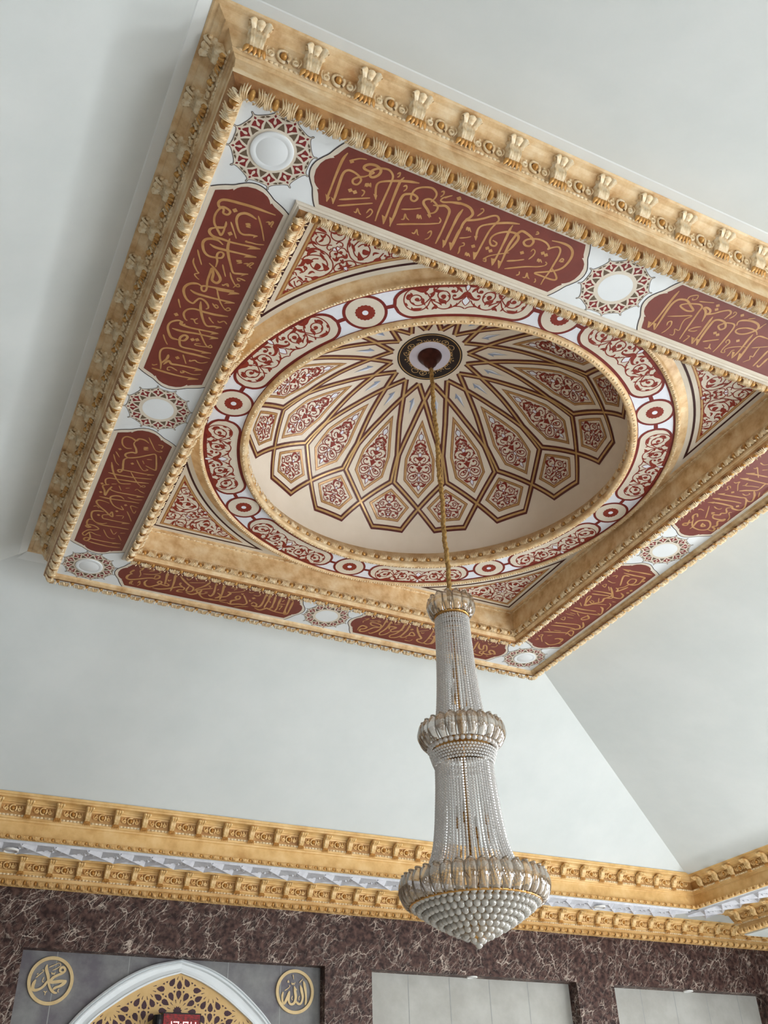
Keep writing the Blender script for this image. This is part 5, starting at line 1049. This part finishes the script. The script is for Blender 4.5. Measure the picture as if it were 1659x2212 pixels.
for row, (r, z, n, d) in enumerate(((.245, 4.215, 36, .040), (.238, 4.175, 60, .022), (.232, 4.155, 60, .022), (.226, 4.135, 60, .022), (.220, 4.115, 60, .022), (.212, 4.095, 60, .022))):
    v0, f0 = ellipsoid((0, 0, 0), (d*.5, d*.5, d*.5), 8, 6)
    for k in range(n): b.add(v0+np.array([r*math.cos(2*PI*(k+.5*(row % 2))/n), r*math.sin(2*PI*(k+.5*(row % 2))/n), z]), f0)
tag(b.build('bead_skirt', BEAD, ch, smooth=True), kind='stuff')
b = MB()
for row, (r, z) in enumerate(((.124, 5.28), (.118, 5.24), (.116, 5.20), (.115, 5.16))):
    v0, f0 = ellipsoid((0, 0, 0), (.010, .010, .010), 6, 4)
    for k in range(36): b.add(v0+np.array([r*math.cos(2*PI*k/36), r*math.sin(2*PI*k/36), z]), f0)
tag(b.build('inner_bead_skirt', BEAD, ch, smooth=True), kind='stuff')
balls = []
rows = 9
for i in range(rows):
    u = i/(rows-.35); r = .418*(1-u**1.12)+.0; z = 3.138-.235*u-.012*math.sin(PI*u)
    n = max(1, int(2*PI*r/.0495)) if r > .03 else 1
    for k in range(n): balls.append((r*math.cos(2*PI*(k+.5*(i % 2))/n), r*math.sin(2*PI*(k+.5*(i % 2))/n), z))
balls.append((0, 0, 2.888))
cv = np.array([CAM.x, CAM.y, CAM.z])
balls.sort(key=lambda p: np.linalg.norm(np.array(p)-cv)+ (.0))
v0, f0 = ellipsoid((0, 0, 0), (.0255, .0275, .0255), 12, 8); v0 = v0[:, [0, 2, 1]]
mb = MB(); mb.add(v0, f0); p = mb.build('crystal_ball', BALL, smooth=True); bme = p.data; bpy.data.objects.remove(p)
balls = [balls.pop(next(i for i, q in enumerate(balls) if q[2] < 2.8881))]+balls
for q in balls[:100]:
    o = bpy.data.objects.new('crystal_ball', bme); COL.objects.link(o); o.parent = ch; o.location = (q[0], q[1], q[2]-8.19)
b = MB()
for q in balls[100:]: b.add(v0+np.array(q), f0)
tag(b.build('crystal_ball', BALL, ch, smooth=True), kind='stuff')
b = MB()
lathe(b, [(.425, 3.152), (.40, 3.135), (.30, 3.085), (.16, 2.99), (.02, 2.905), (.0005, 2.90)], 40); b.build('basket_frame', GILT, ch, smooth=True)
for x, y, z in ((-.05, -.05, 4.80), (.055, -.03, 4.86), (-.075, -.05, 4.58), (.02, .07, 4.68), (-.12, -.05, 3.66), (.10, -.08, 3.70), (-.02, -.13, 3.58), (.03, .10, 3.76)):
    b = MB(); v, f = tube([(x*.3, y*.3, z-.36), (x*.9, y*.9, z-.30), (x, y, z-.22), (x, y, z-.02)], .005, 6); b.add(v, f)
    lathe(b, [(.0005, -.045), (.013, -.045), (.013, .03), (.0005, .03)], 10, (x, y, z)); so = b.build('lamp_socket', GILT, ch, smooth=True)
    b = MB(); lathe(b, [(.009, .03), (.015, .055), (.012, .085), (.003, .112), (.0005, .114)], 12, (x, y, z)); b.build('candle_bulb', BALL, so, smooth=True)
ch.rotation_euler = (math.radians(.05), math.radians(-.45), 0)

for o in bpy.data.objects:
    if '_w' in o: del o['_w']
